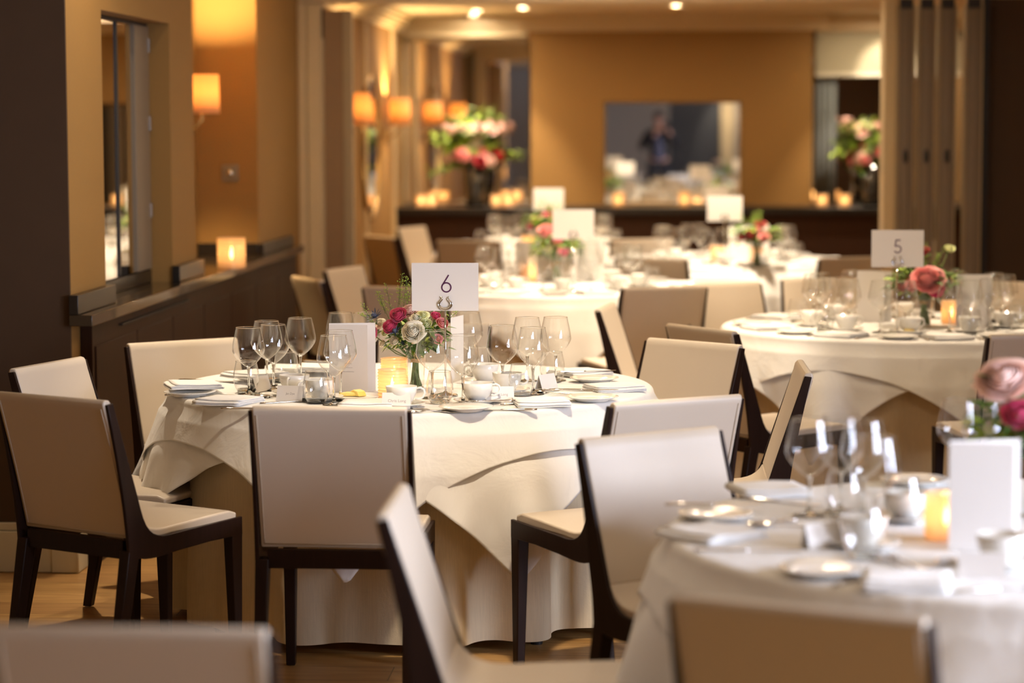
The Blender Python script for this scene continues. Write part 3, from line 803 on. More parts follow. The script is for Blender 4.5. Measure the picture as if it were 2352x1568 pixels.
def cup(x, y, rz, label, group, sl=None, z=ZT):
    if sl: SAUC.put((x, y, z), 0, sl, 'saucer', 'saucers under the coffee cups')
    return CUP.put((x, y, z+(.0065 if sl else 0)), rz, label, 'cup', group)
def candle(x, y, label, z=ZT, e=.6, ribbed=True, group='lit candles on the tables'):
    o = (VOT if ribbed else VOTP).put((x, y, z), random.random()*6, label, 'candle', group)
    light('candle_light', 'POINT', (x, y, z+.078), e*.07, (1, .66, .32), .012); return o

# ---------------------------------------------------------------- table 6, laid out by hand
g = 'wine glasses on the table numbered 6'
wl = [
 (570, 752, 'leftmost wine glass on the table numbered 6, above a tumbler'),
 (612, 737, 'wine glass half hidden behind two others, left side of table 6'),
 (627, 745, 'second wine glass from the left in the front row, table 6'),
 (689, 730, 'tall wine glass above the white cup at left of table 6'),
 (766, 770, 'front wine glass before the menu card on table 6'),
 (781, 759, 'wine glass just behind another, before the menu card of table 6'),
 (782, 718, 'wine glass whose rim shows over the menu card of table 6'),
 (838, 718, 'wine glass between the menu card and the thistle, table 6'),
 (992, 759, 'large wine glass in front of the bouquet, left of the sign pole'),
 (1063, 769, 'wine glass just right of the sign pole on table 6'),
 (1075, 717, 'wine glass at the back, right below the number 6 card'),
 (1154, 747, 'wine glass left in the group of four, right part of table 6'),
 (1211, 729, 'rear wine glass in the middle of the group of four, table 6'),
 (1224, 752, 'front wine glass in the middle of the group of four, table 6'),
 (1276, 728, 'rightmost wine glass on the table numbered 6')]
for x, y, lab in wl:
    p = P(x, y, ZT+.214); wine(p.x, p.y, lab, g)
g = 'tumblers on the table numbered 6'
for x, y, lab in [
 (565, 829, 'leftmost tumbler on table 6, beneath the first wine glass'), (657, 808, 'tumbler behind the left white cup on table 6'),
 (726, 851, 'tumbler between name card and menu, front of table 6'), (1010, 852, 'tumbler right of the front cup, near the sign pole'),
 (1198, 836, 'tumbler beside the right name card on table 6'), (1268, 808, 'rear right tumbler near the spoons on table 6'),
 (1098, 797, 'tumbler at the back right of the sign pole on table 6')]:
    p = P(x, y, ZT+.101); tumb(p.x, p.y, lab, g)
g = 'coffee cups on the table numbered 6'
for x, y, rz, lab, sl in [
 (676, 860, -100, 'white cup with its handle forward, left part of table 6', 'saucer under the left cup of table 6'),
 (735, 871, 200, 'white cup behind the front tumbler, left of the menu', 'saucer half hidden behind the front left tumbler of table 6'),
 (922, 886, 5, 'white cup in front of the ribbed candle on table 6', 'saucer under the cup before the candle, table 6'),
 (1096, 878, 8, 'white cup right of the sign pole, handle to the right', 'saucer under the cup right of the sign pole'),
 (1113, 835, 170, 'white cup at the back, right of the sign on table 6', 'saucer under the rear cup of table 6'),
 (1165, 855, 20, 'cream-lit cup behind the right tumbler on table 6', 'saucer under the cream-lit cup of table 6')]:
    p = P(x, y, ZT+.065); cup(p.x, p.y, math.radians(rz), lab, g, sl)
pl = 'side plates on the table numbered 6'
def plate(x, y, lab, grp=pl, z=ZT):
    p = P(x, y, z+.012); return PLATE.put((p.x, p.y, z), 0, lab, 'plate', grp)
plate(1070, 934, 'side plate at the front of table 6, right of the chair back')
plate(1360, 911, 'side plate nearest the right rim of table 6')
plate(1365, 868, 'side plate farther back at the right rim of table 6')
bp = plate(818, 909, 'side plate holding butter in front of the menu card')
plate(436, 900, 'side plate under the folded napkin at the left rim')
plate(596, 867, 'side plate at the rear left of table 6')
plate(725, 842, 'side plate at the back of table 6 behind the cups')
for i, (x, y, rz) in enumerate(((800, 903, .3), (822, 903, -.5))):
    p = P(x, y, ZT+.015); b = MB()
    prof = [(0, 0), (.052, 0), (.050, .012), (.030, .020), (.010, .016)] if i else [(0, 0), (.055, 0), (.054, .008), (.030, .012), (.004, .011)]
    b.prism([(a-.026, z) for a, z in prof], -.016, .016)
    o = b.build('butter', M['butter'], bevel=.003); o.location = (p.x, p.y, ZT+.0075); o.rotation_euler = (0, 0, rz+1.3)
    tag(o, ['flat slice of butter, left one on the butter plate', 'wedge of butter leaning higher, right one on the butter plate'][i], 'butter')
ng = 'folded napkins on the table numbered 6'
def nap(x, y, rz, lab, grp=ng, z=ZT, sc=None, lift=0):
    p = P(x, y, z+.01+lift); return NAP.put((p.x, p.y, z+lift), rz, lab, 'napkin', grp, sc)
nap(443, 882, .35, 'folded napkin on the plate at the left rim of table 6', lift=.016)
nap(524, 918, 1.25, 'folded napkin lying near the left front edge of table 6')
nap(1243, 922, 1.75, 'folded napkin at the right front edge of table 6')
nap(1412, 888, 1.9, 'bright folded napkin at the right rim of table 6')
nap(1333, 854, 2.2, 'folded napkin standing proud at the rear right of table 6')
nap(585, 858, .9, 'folded napkin at the rear left of table 6', lift=.016)
nap(665, 845, .2, 'napkin at the back left edge, above the cup of table 6')
nap(735, 843, .1, 'napkin at the back edge, left of the menu card', lift=.016)
nap(845, 926, 1.57, 'napkin just above the front chair back, table 6')
def flat(proto, x, y, rz, lab, cat, grp, z=ZT, lift=0):
    p = P(x, y, z+.003); return proto.put((p.x, p.y, z+lift), rz, lab, cat, grp)
cg = 'cutlery on the table numbered 6'
for pr, x, y, rz, lab, cat, lf in [
 (KNIFE, 458, 906, -1.45, 'knife at the left rim beside the folded napkin, table 6', 'knife', 0),
 (FORK, 515, 908, -1.35, 'fork pointing right, left side of table 6', 'fork', 0),
 (FORK, 535, 912, -1.30, 'second fork pointing right, left side of table 6', 'fork', 0),
 (SPOON, 640, 913, 1.2, 'spoon whose bowl catches the light, before the left name card', 'spoon', 0),
 (FORK, 668, 922, -1.1, 'fork lying before the left name card, table 6', 'fork', 0),
 (KNIFE, 590, 937, -1.5, 'knife under the front left napkin edge, table 6', 'knife', 0),
 (KNIFE, 480, 873, -1.8, 'knife lying towards the rear left of table 6', 'knife', 0),
 (FORK, 775, 936, -1.3, 'fork near the front wine glass stems, table 6', 'fork', 0),
 (SPOON, 845, 929, 2.2, 'small spoon left of the front centre name card, table 6', 'spoon', 0),
 (KNIFE, 985, 940, -2.2, 'knife right of the front chair back, table 6', 'knife', 0),
 (FORK, 995, 943, 2.0, 'fork crossing at the front edge right of the chair back', 'fork', 0),
 (FORK, 1112, 930, -4.35, 'fork above the front side plate, tines left', 'fork', .012),
 (SPOON, 1140, 925, -4.45, 'spoon touching the right name card of table 6', 'spoon', .006),
 (KNIFE, 1150, 940, -4.6, 'knife right of the front side plate', 'knife', 0),
 (FORK, 1216, 924, -1.0, 'fork beside the right tumbler, table 6', 'fork', 0),
 (SPOON, 1275, 903, 1.1, 'spoon under the rear right tumbler, table 6', 'spoon', 0),
 (FORK, 1305, 896, 1.5, 'fork with bright tines at the right of table 6', 'fork', 0),
 (KNIFE, 1340, 905, -1.5, 'knife resting across the right side plate', 'knife', .016),
 (KNIFE, 1345, 862, -1.2, 'knife resting on the rear right side plate', 'knife', .016),
 (KNIFE, 755, 840, -1.9, 'knife at the back of table 6, left of the menu', 'knife', .016)]:
    flat(pr, x, y, rz, lab, cat, cg, lift=lf)
# name cards
def tent(x, y, rz, lab, txt=None, sz=.0105, grp='name cards on the table numbered 6'):
    p = P(x, y, ZT); t = TENT.put((p.x, p.y, ZT+.0006), rz, lab, 'name card', grp)
    if txt:
        an = math.atan2(.048, .016)
        mt = Matrix.Translation((.002, -.0084, .0238)) @ Matrix.Rotation(an, 4, 'X')
        text_mb(txt, sz, M['grey'], 'lettering', t, mt)
    return t
TENT_first = tent(598, 898, 1.15, 'plain side of a name card behind the left spoon, table 6')
tent(911, 938, -.02, 'name card with a printed name just above the front chair back', 'Chris Long', .0125)
tent(1148, 923, .12, 'name card with a printed name at the right front of table 6', 'Sally Long', .0115)
tent(668, 921, -.25, 'small tilted name card left of the front tumbler', 'Jan Dye', .0095)
tent(1255, 893, 1.0, 'small blank name card end inside the right tumbler view')
# candles
p = P(901, 919, ZT); candle(p.x, p.y, 'ribbed glass candle burning left of the vase on table 6', e=1.0)
p = P(906, 890, ZT); candle(p.x, p.y, 'second ribbed candle, just behind the first on table 6', e=1.0)
p = P(1000, 878, ZT)
# menus
def menu(x, y, rz, lab, grp='menu cards', z=ZT, flip=False):
    p = P(x, y, z); o = MENU.put((p.x, p.y, z), rz, lab, 'menu card', grp); return o
m6 = menu(757, 899, -.12, 'open menu card with printed lines left of the bouquet, table 6')
for (z, w, tx) in ((.150, .022, None), (.1465, .017, None), (.140, .014, None), (.117, .024, None), (.0935, .020, None), (.0905, .026, None), (.078, .030, None)):
    MB().box(.062-w/2, .062+w/2, -.0007, -.0005, z, z+.0009).build('printed_line', M['grey'], m6)
text_mb('Coffee and Petit Fours', .0046, M['grey'], 'lettering', m6, Matrix.Translation((.062, -.0006, .066)) @ Matrix.Rotation(PI/2, 4, 'X'))
menu(1036, 879, 1.32, 'narrow slice of a second menu card behind the sign pole')
# signs
def sign(x, y_top, Y, rz, lab, digit=None):
    t = make_sign(); q = PY(x, y_top, Y); t.location = (q.x, Y, ZT+.001); t.rotation_euler = (0, 0, rz)
    if digit: digit(t, M['ink'])
    s = (q.z-ZT-.001)/.395
    return tag(t, lab, 'table number sign', None)
sign(1022, 603, 7.62, .02, 'white card reading 6 in a chrome horseshoe clip stand', digit6)
# ================================================================== flowers
def rose_mb(R_, layers=5, seed=1, openness=1.0, cupz=1.0):
    "bloom facing +Z, centre at the origin: overlapping curved petals in spiral layers"
    rnd = random.Random(seed); m = MB()
    m.ball((0, 0, R_*.12), R_*.19, 12, (1, .85, 2.6*cupz))
    for L in range(layers):
        f = (L+1)/layers; n = 3 if L < 2 else 4 if L < 4 else 5
        r = R_*(.14+.86*f)
        zt = R_*(.72-.62*f*f*openness)*cupz
        for k in range(n):
            a0 = 2*PI*k/n+L*1.15+rnd.uniform(-.2, .2); wd = 2*PI/n*.66
            curl = rnd.uniform(.10, .26)*f*openness; shut = .55*(1-f)
            def fn(u, v, a0=a0, wd=wd, r=r, zt=zt, curl=curl, f=f, shut=shut):
                s = (u-.5)*2; a = a0+s*wd*(.35+.65*math.sin(min(1, v*1.3)*PI/2))
                rr = r*(math.sin(min(v, 1)*PI*.52)**.7)*(1-shut*max(0, v-.5)**1.2*1.6)*(1+curl*max(0, v-.7)*3)
                rr *= 1+.05*math.sin(s*4+a0*3)+.05*s*(1 if k % 2 else -1)
                z = -R_*.5+(R_*.5+zt-R_*.16*s*s*(.3+f))*v - max(0, v-.82)*curl*R_*2.6
                return (rr*math.cos(a), rr*math.sin(a), z)
            m.grid(fn, 8, 8)
    return m
def leaf_into(m, p, d, L, w, rnd, droop=.2):
    d = Vector(d).normalized(); s = d.cross(Vector((rnd.uniform(-.4, .4), rnd.uniform(-.4, .4), 1))).normalized(); n = s.cross(d)
    p = Vector(p)
    def fn(u, v):
        ww = w*math.sin(PI*min(.985, v*.97+.015))**.8
        q = p+d*(L*v)+s*((u-.5)*2*ww)+n*(abs(u-.5)*ww*.7)-Vector((0, 0, droop*L*v*v))
        return tuple(q)
    m.grid(fn, 4, 6)
def orient(loc, d):
    return Matrix.Translation(loc) @ Vector(d).to_track_quat('Z', 'Y').to_matrix().to_4x4()
def xf(m, M4):
    m.v = [tuple(M4 @ Vector(v)) for v in m.v]; return m
def thistle_mb(r, rnd):
    m = MB(); m.ball((0, 0, r*.3), r*.42, 10, (1, 1, 1.3))
    for k in range(60):
        a = rnd.uniform(0, 2*PI); b = rnd.uniform(0, PI*.6)
        d = Vector((math.sin(b)*math.cos(a), math.sin(b)*math.sin(a), math.cos(b)))
        m.tube([d*r*.35+Vector((0, 0, r*.3)), d*r*.58+Vector((0, 0, r*.3))], [.0007, .0002], 4, cap=False)
    for k in range(13):
        a = 2*PI*k/13+rnd.uniform(-.1, .1); d = Vector((math.cos(a), math.sin(a), rnd.uniform(-.1, .45)))
        leaf_into(m, (0, 0, 0), d, r*rnd.uniform(1.2, 1.7), r*.13, rnd, -.1)
    return m
def sprig_into(mg, mf, p, d, L, rnd, size=.0016, nb=26):
    d = Vector(d).normalized(); p = Vector(p)
    b = Vector((rnd.uniform(-.3, .3), rnd.uniform(-.3, .3), rnd.uniform(-.1, .3)))
    pts = [p+d*L*t+b*L*.3*t*t for t in (0, .25, .5, .75, 1)]
    mg.tube(pts, [.0010, .0009, .0008, .0006, .0004], 5)
    for k in range(nb):
        t = rnd.uniform(.3, 1); q = p+d*L*t+b*L*.3*t*t
        a = rnd.uniform(0, 2*PI); o = Vector((math.cos(a), math.sin(a), .5))*rnd.uniform(.006, .015)*(1.25-t*.6)
        mg.tube([q, q+o], .0004, 3, cap=False); mf.ball(q+o, size*rnd.uniform(.8, 1.4), 5)
def bouquet(loc, blooms, seed, label, h=.14, spread=.09, leaves=90, sprigs=(), thistles=(), vlabel=None, rvase=(.026, .036), vh=.145, scale=1):
    "hand-tied posy: root at the tie's foot; blooms: (dx, dy, dz, r, material, kind)"
    rnd = random.Random(seed)
    t = empty('flower_bouquet', loc); tag(t, label, 'flowers')
    tie = Vector((0, 0, h*.62))
    sm = MB(); fol = MB(); lm = MB()
    for i, (x, y, z, r, mt, k) in enumerate(blooms):
        c = Vector((x, y, z)); d = (c-tie); d = Vector((d.x*1.1, d.y*1.1, max(d.z, .02)+.25*abs(d.x)*0)).normalized()
        d = (d+Vector((0, -1.0, .25))).normalized()
        if k == 'tulip': mb = rose_mb(r, 4, seed+i, .35, 1.4)
        elif k == 'ran': mb = rose_mb(r, 9, seed+i, .75, 1.0)
        elif k == 'open': mb = rose_mb(r, 5, seed+i, 1.6, .8)
        else: mb = rose_mb(r, 8, seed+i, 1.1, 1.0)
        xf(mb, orient(c, d)); o = mb.build('bloom', M[mt], t, smooth=True, solid=.0005)
        a = rnd.uniform(0, 2*PI)
        sm.tube([c-d*r*.4, c*.6+tie*.4-Vector((0, 0, .01)), tie+Vector((rnd.uniform(-.008, .008), rnd.uniform(-.008, .008), 0)), Vector((math.cos(a)*.02, math.sin(a)*.02, .006))], .0017, 6)
        for q in range(3):
            leaf_into(fol, c-d*r*.5, (d*.2+Vector((rnd.uniform(-1, 1), rnd.uniform(-1, 1), rnd.uniform(-.3, .6)))), r*1.5, r*.35, rnd)
    for k in range(26):
        a = rnd.uniform(0, 2*PI); b = rnd.uniform(0, 2*PI); q = rnd.uniform(.3, 1)
        top = Vector((math.cos(a)*spread*.6*q, math.sin(a)*spread*.6*q, h*1.15))
        sm.tube([top, tie+Vector((math.cos(b)*.009, math.sin(b)*.009, 0)), Vector((-math.cos(a)*.022*q, -math.sin(a)*.022*q, .006))], .0015, 5)
    for k in range(leaves):
        a = rnd.uniform(0, 2*PI); q = math.sqrt(rnd.random()); zz = rnd.uniform(.90, 1.45)*h
        p0 = Vector((math.cos(a)*spread*q*.85, math.sin(a)*spread*q*.7+.028, zz))
        leaf_into(fol if rnd.random() < .7 else lm, p0, (math.cos(a)*q, math.sin(a)*q, rnd.uniform(-.35, .7)), rnd.uniform(.024, .050), rnd.uniform(.005, .012), rnd, rnd.uniform(0, .5))
    fs = MB()
    for (x, y, z, L, dx, dz) in sprigs:
        sprig_into(sm, fs, (x, y, z), (dx, rnd.uniform(-.15, .15), dz), L, rnd)
    o = fol.build('foliage', M['leaf'], t, smooth=True); o['kind'] = 'stuff'
    if lm.v: o = lm.build('pale_foliage', M['lime'], t, smooth=True); o['kind'] = 'stuff'
    sm.build('stems', M['stemg'], t, smooth=True)
    if fs.v: o = fs.build('seed_heads', M['lime'], t); o['kind'] = 'stuff'
    for i, (x, y, z, r) in enumerate(thistles):
        xf(tm := thistle_mb(r, rnd), orient((x, y, z), (x*3, -.4, .5))); tm.build('thistle', M['thistle'], t, smooth=True)
    rf = MB()
    for k in range(4):
        rf.tube([(.0145*math.cos(2*PI*i/20), .0145*math.sin(2*PI*i/20), h*.62+(k-1.5)*.0032+.001*math.sin(i)) for i in range(21)], .0016, 6, cap=False)
    rf.build('raffia_tie', M['raffia'], t, smooth=True)
    for c in list(t.children): pass
    v = empty('glass_vase', (loc[0], loc[1], loc[2]-.0005)); tag(v, vlabel or 'clear glass vase holding the posy', 'vase')
    MB().lathe([(.0005, .001), (rvase[0], .001), (rvase[0]+.001, .004), ((rvase[0]+rvase[1])/2, vh*.5), (rvase[1], vh)], 40).build('wall', M['tglass'], v, smooth=True)
    MB().lathe([(.0005, .0015), (rvase[0]-.001, .0015), (rvase[0]-.0005, .0045), (.0005, .0045)], 32).build('base', M['sglass'], v, smooth=True)
    return t
# hero bouquet. offsets computed from where each bloom sits in the photo
vb = P(955, 893, ZT); V0 = Vector((vb.x, vb.y, ZT+.004))
def off(x, y, dy): 
    q = PY(x, y, V0.y+dy); return (q.x-V0.x, dy, q.z-V0.z)
BL = [(915, 724, -.045, .027, 'magenta', 'ran'), (896, 750, -.055, .023, 'magenta', 'ran'), (857, 768, -.02, .024, 'magenta', 'tulip'),
      (948, 761, -.085, .034, 'white_petal', 'rose'), (941, 712, .01, .027, 'palepink', 'rose'), (955, 728, -.03, .018, 'white_petal', 'open'),
      (972, 722, -.02, .018, 'green_petal', 'open'), (978, 745, -.04, .017, 'green_petal', 'tulip'), (870, 740, -.01, .017, 'white_petal', 'open'),
      (907, 784, -.05, .015, 'white_petal', 'tulip'), (887, 765, -.05, .013, 'green_petal', 'tulip'), (1014, 745, -.03, .019, 'pinkpetal', 'tulip'), (1007, 776, -.04, .015, 'pinkpetal', 'open'),
      (988, 705, .03, .018, 'palepink', 'rose'), (1000, 728, 0, .015, 'magenta', 'tulip'), (965, 705, .04, .015, 'green_petal', 'open'), (880, 790, -.01, .012, 'white_petal', 'tulip')]
bl = [(*off(x, y, dy), r, m_, k) for x, y, dy, r, m_, k in BL]
sp = []
rr_ = random.Random(5)
for (x, y, L, dx, dz) in ((905, 740, .13, -.25, 1), (912, 735, .15, .05, 1), (925, 720, .12, .12, 1), (935, 720, .11, .0, 1), (895, 735, .10, -.45, 1), (870, 750, .07, -1, .7), (862, 745, .08, -.8, 1),
                          (865, 790, .06, -1, .3), (1000, 730, .08, .8, .8), (1010, 750, .09, 1, .9), (930, 720, .10, .3, 1), (918, 700, .06, 0, 1), (885, 720, .07, -.3, 1), (1015, 740, .07, .6, 1.1)):
    o_ = off(x, y, rr_.uniform(-.03, .04)); sp.append((*o_, L, dx, dz))
th = [(*off(862, 727, -.03), .020), (*off(908, 762, -.075), .016), (*off(925, 790, 0), .015)]
bouquet(V0, bl, 3, 'posy of magenta, cream and lime flowers with thistles on the table numbered 6', h=.145, spread=.105, leaves=330, sprigs=sp, thistles=th, vlabel='clear glass vase of green stems on the table numbered 6')
# simpler posies for the other tables
def posy(x, y, seed, cols, label, vlabel, big=None, h=.145, sc=1.3):
    rnd = random.Random(seed); bl = []
    for i in range(13):
        a = 2.4*i; q = math.sqrt((i+.5)/13)*.085
        mt = cols[i % len(cols)]
        bl.append((q*math.cos(a), q*math.sin(a), h*1.55-q*.9+rnd.uniform(-.01, .015), rnd.uniform(.016, .026), mt, rnd.choice(['ran', 'rose', 'tulip', 'open'])))
    if big: bl += big
    sp = [(rnd.uniform(-.05, .05), rnd.uniform(-.04, .04), h*1.4, rnd.uniform(.06, .12), rnd.uniform(-.6, .6), 1) for _ in range(7)]
    t = bouquet(Vector((x, y, ZT+.004)), bl, seed, label, h=h, spread=.12, leaves=230, sprigs=sp, vlabel=vlabel)
    t.scale = (sc, sc, 1.12); return t
v5 = P(2122, 750, ZT)
posy(v5.x, v5.y, 21, ['red', 'green_petal', 'magenta', 'lime'], 'posy with a large peach rose on the table numbered 5', 'glass vase under the peach rose posy on table 5',
     big=[(.0, -.085, .185, .048, 'pinkpetal', 'rose'), (-.045, -.07, .16, .024, 'pinkpetal', 'ran'), (.075, -.03, .29, .017, 'green_petal', 'tulip'), (-.01, -.03, .285, .022, 'red', 'ran')])
va = P(1278, 648, ZT)
posy(va.x, va.y, 22, ['lime', 'leaf', 'magenta', 'green_petal'], 'green posy with one bright pink bloom behind the number 6 card', 'glass vase on the round table behind number 6',
     big=[(-.04, -.06, .25, .035, 'pinkpetal', 'ran')])
vc = P(1738, 612, ZT)
posy(vc.x, vc.y, 23, ['red', 'leaf', 'pinkpetal', 'red'], 'red and orange posy on the far right round table', 'glass vase between menu cards on the far right table')
vbb = P(1250, 577, ZT)
posy(vbb.x, vbb.y, 24, ['magenta', 'palepink', 'leaf', 'lime'], 'pink posy on the farthest left table below the tilted card', 'glass vase on the farthest left round table')
vn = P(2400, 1185, ZT)
posy(vn.x, vn.y, 25, ['lime', 'palepink', 'magenta', 'leaf'], 'pink and green posy cut off at the right edge, nearest table', 'glass vase behind the menu on the nearest table',
     big=[(-.075, -.02, .27, .045, 'palepink', 'rose'), (-.055, -.06, .205, .028, 'magenta', 'ran')])
# two tall arrangements on the far sideboard
def arrangement(x, y, z, seed, label, vlabel, s=1.0):
    rnd = random.Random(seed)
    v = empty('tall_vase', (x, y, z)); tag(v, vlabel, 'vase')
    MB().lathe([(.0005, 0), (.075, 0), (.082, .02), (.085, .15), (.095, .33), (.088, .332), (.078, .15), (.070, .02), (.0005, .018)], 40).build('body', M['vaseblack'], v, smooth=True)
    t = empty('flower_arrangement', (x, y, z+.03)); tag(t, label, 'flowers')
    sm = MB(); fol = MB(); lm = MB()
    for k in range(34):
        a = rnd.uniform(0, 2*PI); q = rnd.uniform(.3, 1); ex = Vector((math.cos(a)*.38*q*s-.04, math.sin(a)*.17*q*s, .34+rnd.uniform(.05, .5)*(1.15-q*.6)*s))
        if rnd.random() < .35: ex.z -= .12
        sm.tube([(0, 0, .0), (0, 0, .28), ex*.55+Vector((0, 0, .17)), ex], .0028, 5)
        for j in range(13):
            tt = rnd.uniform(.55, 1.05); p = Vector((0, 0, .28))*(1-tt)+ex*tt
            leaf_into(fol if rnd.random() < .40 else lm, p, (rnd.uniform(-1, 1), rnd.uniform(-1, 1), rnd.uniform(-.5, 1)), rnd.uniform(.05, .10)*s, rnd.uniform(.012, .024)*s, rnd)
    sm.build('stems', M['stemg'], t, smooth=True)
    o = fol.build('foliage', M['leaf'], t, smooth=True); o['kind'] = 'stuff'
    o = lm.build('pale_foliage', M['lime'], t, smooth=True); o['kind'] = 'stuff'
    cols = ['palepink', 'green_petal', 'white_petal', 'green_petal', 'pinkpetal', 'palepink', 'palepink', 'green_petal']
    for i in range(34):
        a = 2.4*i; q = math.sqrt((i+.5)/34)
        c = Vector((math.cos(a)*.27*q*s, -.02-abs(math.sin(a))*.13*q*s if i % 3 else .06*math.sin(a)*s, .50-.17*q*s*(1 if math.sin(a) < 0 else -.9)+rnd.uniform(-.03, .05)))
        d = (c-Vector((0, .05, .3))).normalized()
        mt = cols[i % 8] if c.z > .44 else rnd.choice(['red', 'pinkpetal', 'palepink', 'pinkpetal', 'red'])
        mb = rose_mb(rnd.uniform(.035, .052)*s, 5, seed+i, 1.2); xf(mb, orient(c, d)); mb.build('bloom', M[mt], t, smooth=True)
    return t
q = PY(1093, 474, 19.95); arrangement(q.x, 19.95, .928, 31, 'large arrangement of pink roses and greenery at the left of the far sideboard', 'tall black vase at the left of the far sideboard')
q = PY(2003, 474, 19.95); arrangement(q.x, 19.95, .928, 37, 'large flower arrangement beside the folding doors, far right', 'tall black vase beside the folding doors, far right', .88)
# ================================================================== the other tables
SEATS = [(0, 'front'), (38, 'front right'), (80, 'right'), (128, 'back right'), (180, 'back'), (232, 'back left'), (280, 'left'), (322, 'front left')]
def lay(t, short, tname, seats, seed, what, rot=0):
    rnd = random.Random(seed)
    for deg, sn in seats:
        a = math.radians(deg+rot+rnd.uniform(-3, 3)); d = Vector((math.sin(a), -math.cos(a))); s = Vector((math.cos(a), math.sin(a)))
        c = Vector(t)
        def at(r, w): q = c+d*r+s*w; return q.x, q.y
        j = lambda k=.012: rnd.uniform(-k, k)
        L = lambda txt: '%s, %s place of %s' % (txt, sn, tname)
        if 'w' in what:
            wine(*at(.40+j(), .06+j()), L('wine glass, left of the pair'), 'wine glasses on '+tname)
            wine(*at(.36+j(), .165+j()), L('wine glass, right of the pair'), 'wine glasses on '+tname)
        if 't' in what: tumb(*at(.47+j(), .145+j()), L('clear tumbler'), 'tumblers on '+tname)
        if 'c' in what: cup(*at(.40+j(), -.09+j()), a+rnd.uniform(-.6, .8), L('white cup'), 'cups on '+tname, L('saucer under the cup') if 's' in what else None)
        if 'n' in what: NAP.put((*at(.66, .0+j()), ZT), a+PI/2+j(.1), L('folded white napkin'), 'napkin', 'napkins on '+tname)
        if 'p' in what: PLATE.put((*at(.64, -.205), ZT), 0, L('white side plate'), 'plate', 'side plates on '+tname)
        if 'k' in what:
            KNIFE.put((*at(.63, .115), ZT), a, L('knife'), 'knife', 'cutlery on '+tname)
            FORK.put((*at(.63, -.105), ZT), a, L('fork'), 'fork', 'cutlery on '+tname)
        if 'o' in what: SPOON.put((*at(.50, .0), ZT), a+PI/2, L('dessert spoon'), 'spoon', 'cutlery on '+tname)
lay(T5, '5', 'table 5', SEATS, 101, 'wtcsnpk', 8)
lay(TA, 'a', 'the table behind number 6', SEATS, 102, 'wtcsnp', 20)
lay(TC, 'c', 'the far right table', SEATS, 103, 'wtcn', 10)
lay(TB, 'b', 'the farthest left table', SEATS, 104, 'wtcn', 15)
# nearest table, by hand
g = 'glasses on the nearest table'
for x, y, lab in [(1860, 962, 'big blurred wine glass at left of the nearest table'), (1932, 955, 'wine glass behind others, left part of nearest table'), (1985, 965, 'wine glass in the middle of the near left cluster'),
                  (2012, 1003, 'wine glass rightmost of the near left cluster'), (2205, 918, 'wine glass showing above the near menu card, left one'), (2262, 922, 'wine glass showing above the near menu card, right one')]:
    p = P(x, y, ZT+.214); wine(p.x, p.y, lab, g)
for x, y, lab in [(1940, 1082, 'tumbler behind the wine glasses, nearest table'), (1985, 1165, 'tumbler in front of the small white cup, nearest table'), (2075, 1095, 'tumbler at the back of the nearest table')]:
    p = P(x, y, ZT+.101); tumb(p.x, p.y, lab, g)
g = 'cups on the nearest table'
p = P(1985, 1183, ZT+.065); cup(p.x, p.y, 2.6, 'white cup behind the left glasses of the nearest table', g, 'saucer under the left cup of the nearest table')
p = P(2300, 1225, ZT+.065); cup(p.x, p.y, 1.9, 'blue-lit white cup in front of the near menu card', g, 'saucer of the cup in front of the near menu card')
p = P(2080, 1128, ZT+.065); cup(p.x, p.y, .5, 'white cup at the back of the nearest table', g, 'saucer of the rear cup, nearest table')
pn = 'side plates on the nearest table'
plate(2100, 1100, 'side plate at the back of the nearest table, left of the menu', pn)
plate(1645, 1178, 'side plate with cutlery at the left rim of the nearest table', pn)
plate(1890, 1304, 'side plate at the near rim of the nearest table', pn)
nn = 'folded napkins on the nearest table'
nap(1632, 1222, .75, 'folded napkin at the left rim of the nearest table', nn)
nap(1765, 1122, 1.8, 'folded napkin at the rear left rim of the nearest table', nn)
nap(2080, 1330, 1.45, 'folded napkin at the near rim of the nearest table', nn)
nc = 'cutlery on the nearest table'
for pr, x, y, rz, lab, cat, lf in [
 (KNIFE, 1790, 1150, -2.1, 'dark-looking knife at the rear left of the nearest table', 'knife', 0),
 (KNIFE, 1640, 1172, -1.45, 'knife across the left side plate, nearest table', 'knife', .016),
 (FORK, 1745, 1195, -1.4, 'fork beside the left side plate, nearest table', 'fork', 0),
 (SPOON, 1810, 1208, 1.5, 'upturned spoon with sparkling bowl, nearest table', 'spoon', 0),
 (KNIFE, 1720, 1262, -1.55, 'knife in front of the left napkin, nearest table', 'knife', 0),
 (KNIFE, 2110, 1190, -1.5, 'dark knife by the candle, nearest table', 'knife', 0),
 (FORK, 2050, 1293, .35, 'fork pointing away, centre of the nearest table', 'fork', 0),
 (FORK, 2078, 1290, .35, 'second fork pointing away, centre of the nearest table', 'fork', 0),
 (SPOON, 2140, 1302, -.6, 'spoon right of the two forks, nearest table', 'spoon', 0),
 (FORK, 1990, 1325, -.7, 'fork by the near side plate, nearest table', 'fork', 0),
 (KNIFE, 2300, 1350, -1.2, 'knife at the lower right edge, nearest table', 'knife', 0)]:
    flat(pr, x, y, rz, lab, cat, nc, lift=lf)
p = P(2172, 1238, ZT); candle(p.x, p.y, 'plain frosted candle glowing left of the near menu card', e=1.6, ribbed=False)
tent(2255, 1326, -.1, 'blank-looking name card in front of the near cup', grp='name cards on the nearest table')
tent(1888, 1255, .6, 'name card by the left glasses, nearest table', grp='name cards on the nearest table')
def menu2(x0, y0, rz, lab): return menu(x0, y0, rz, lab)
menu2(2178, 1262, -.06, 'large blank back of a menu card standing on the nearest table')
menu2(1968, 738, -.5, 'warm-lit menu card left of the posy on table 5')
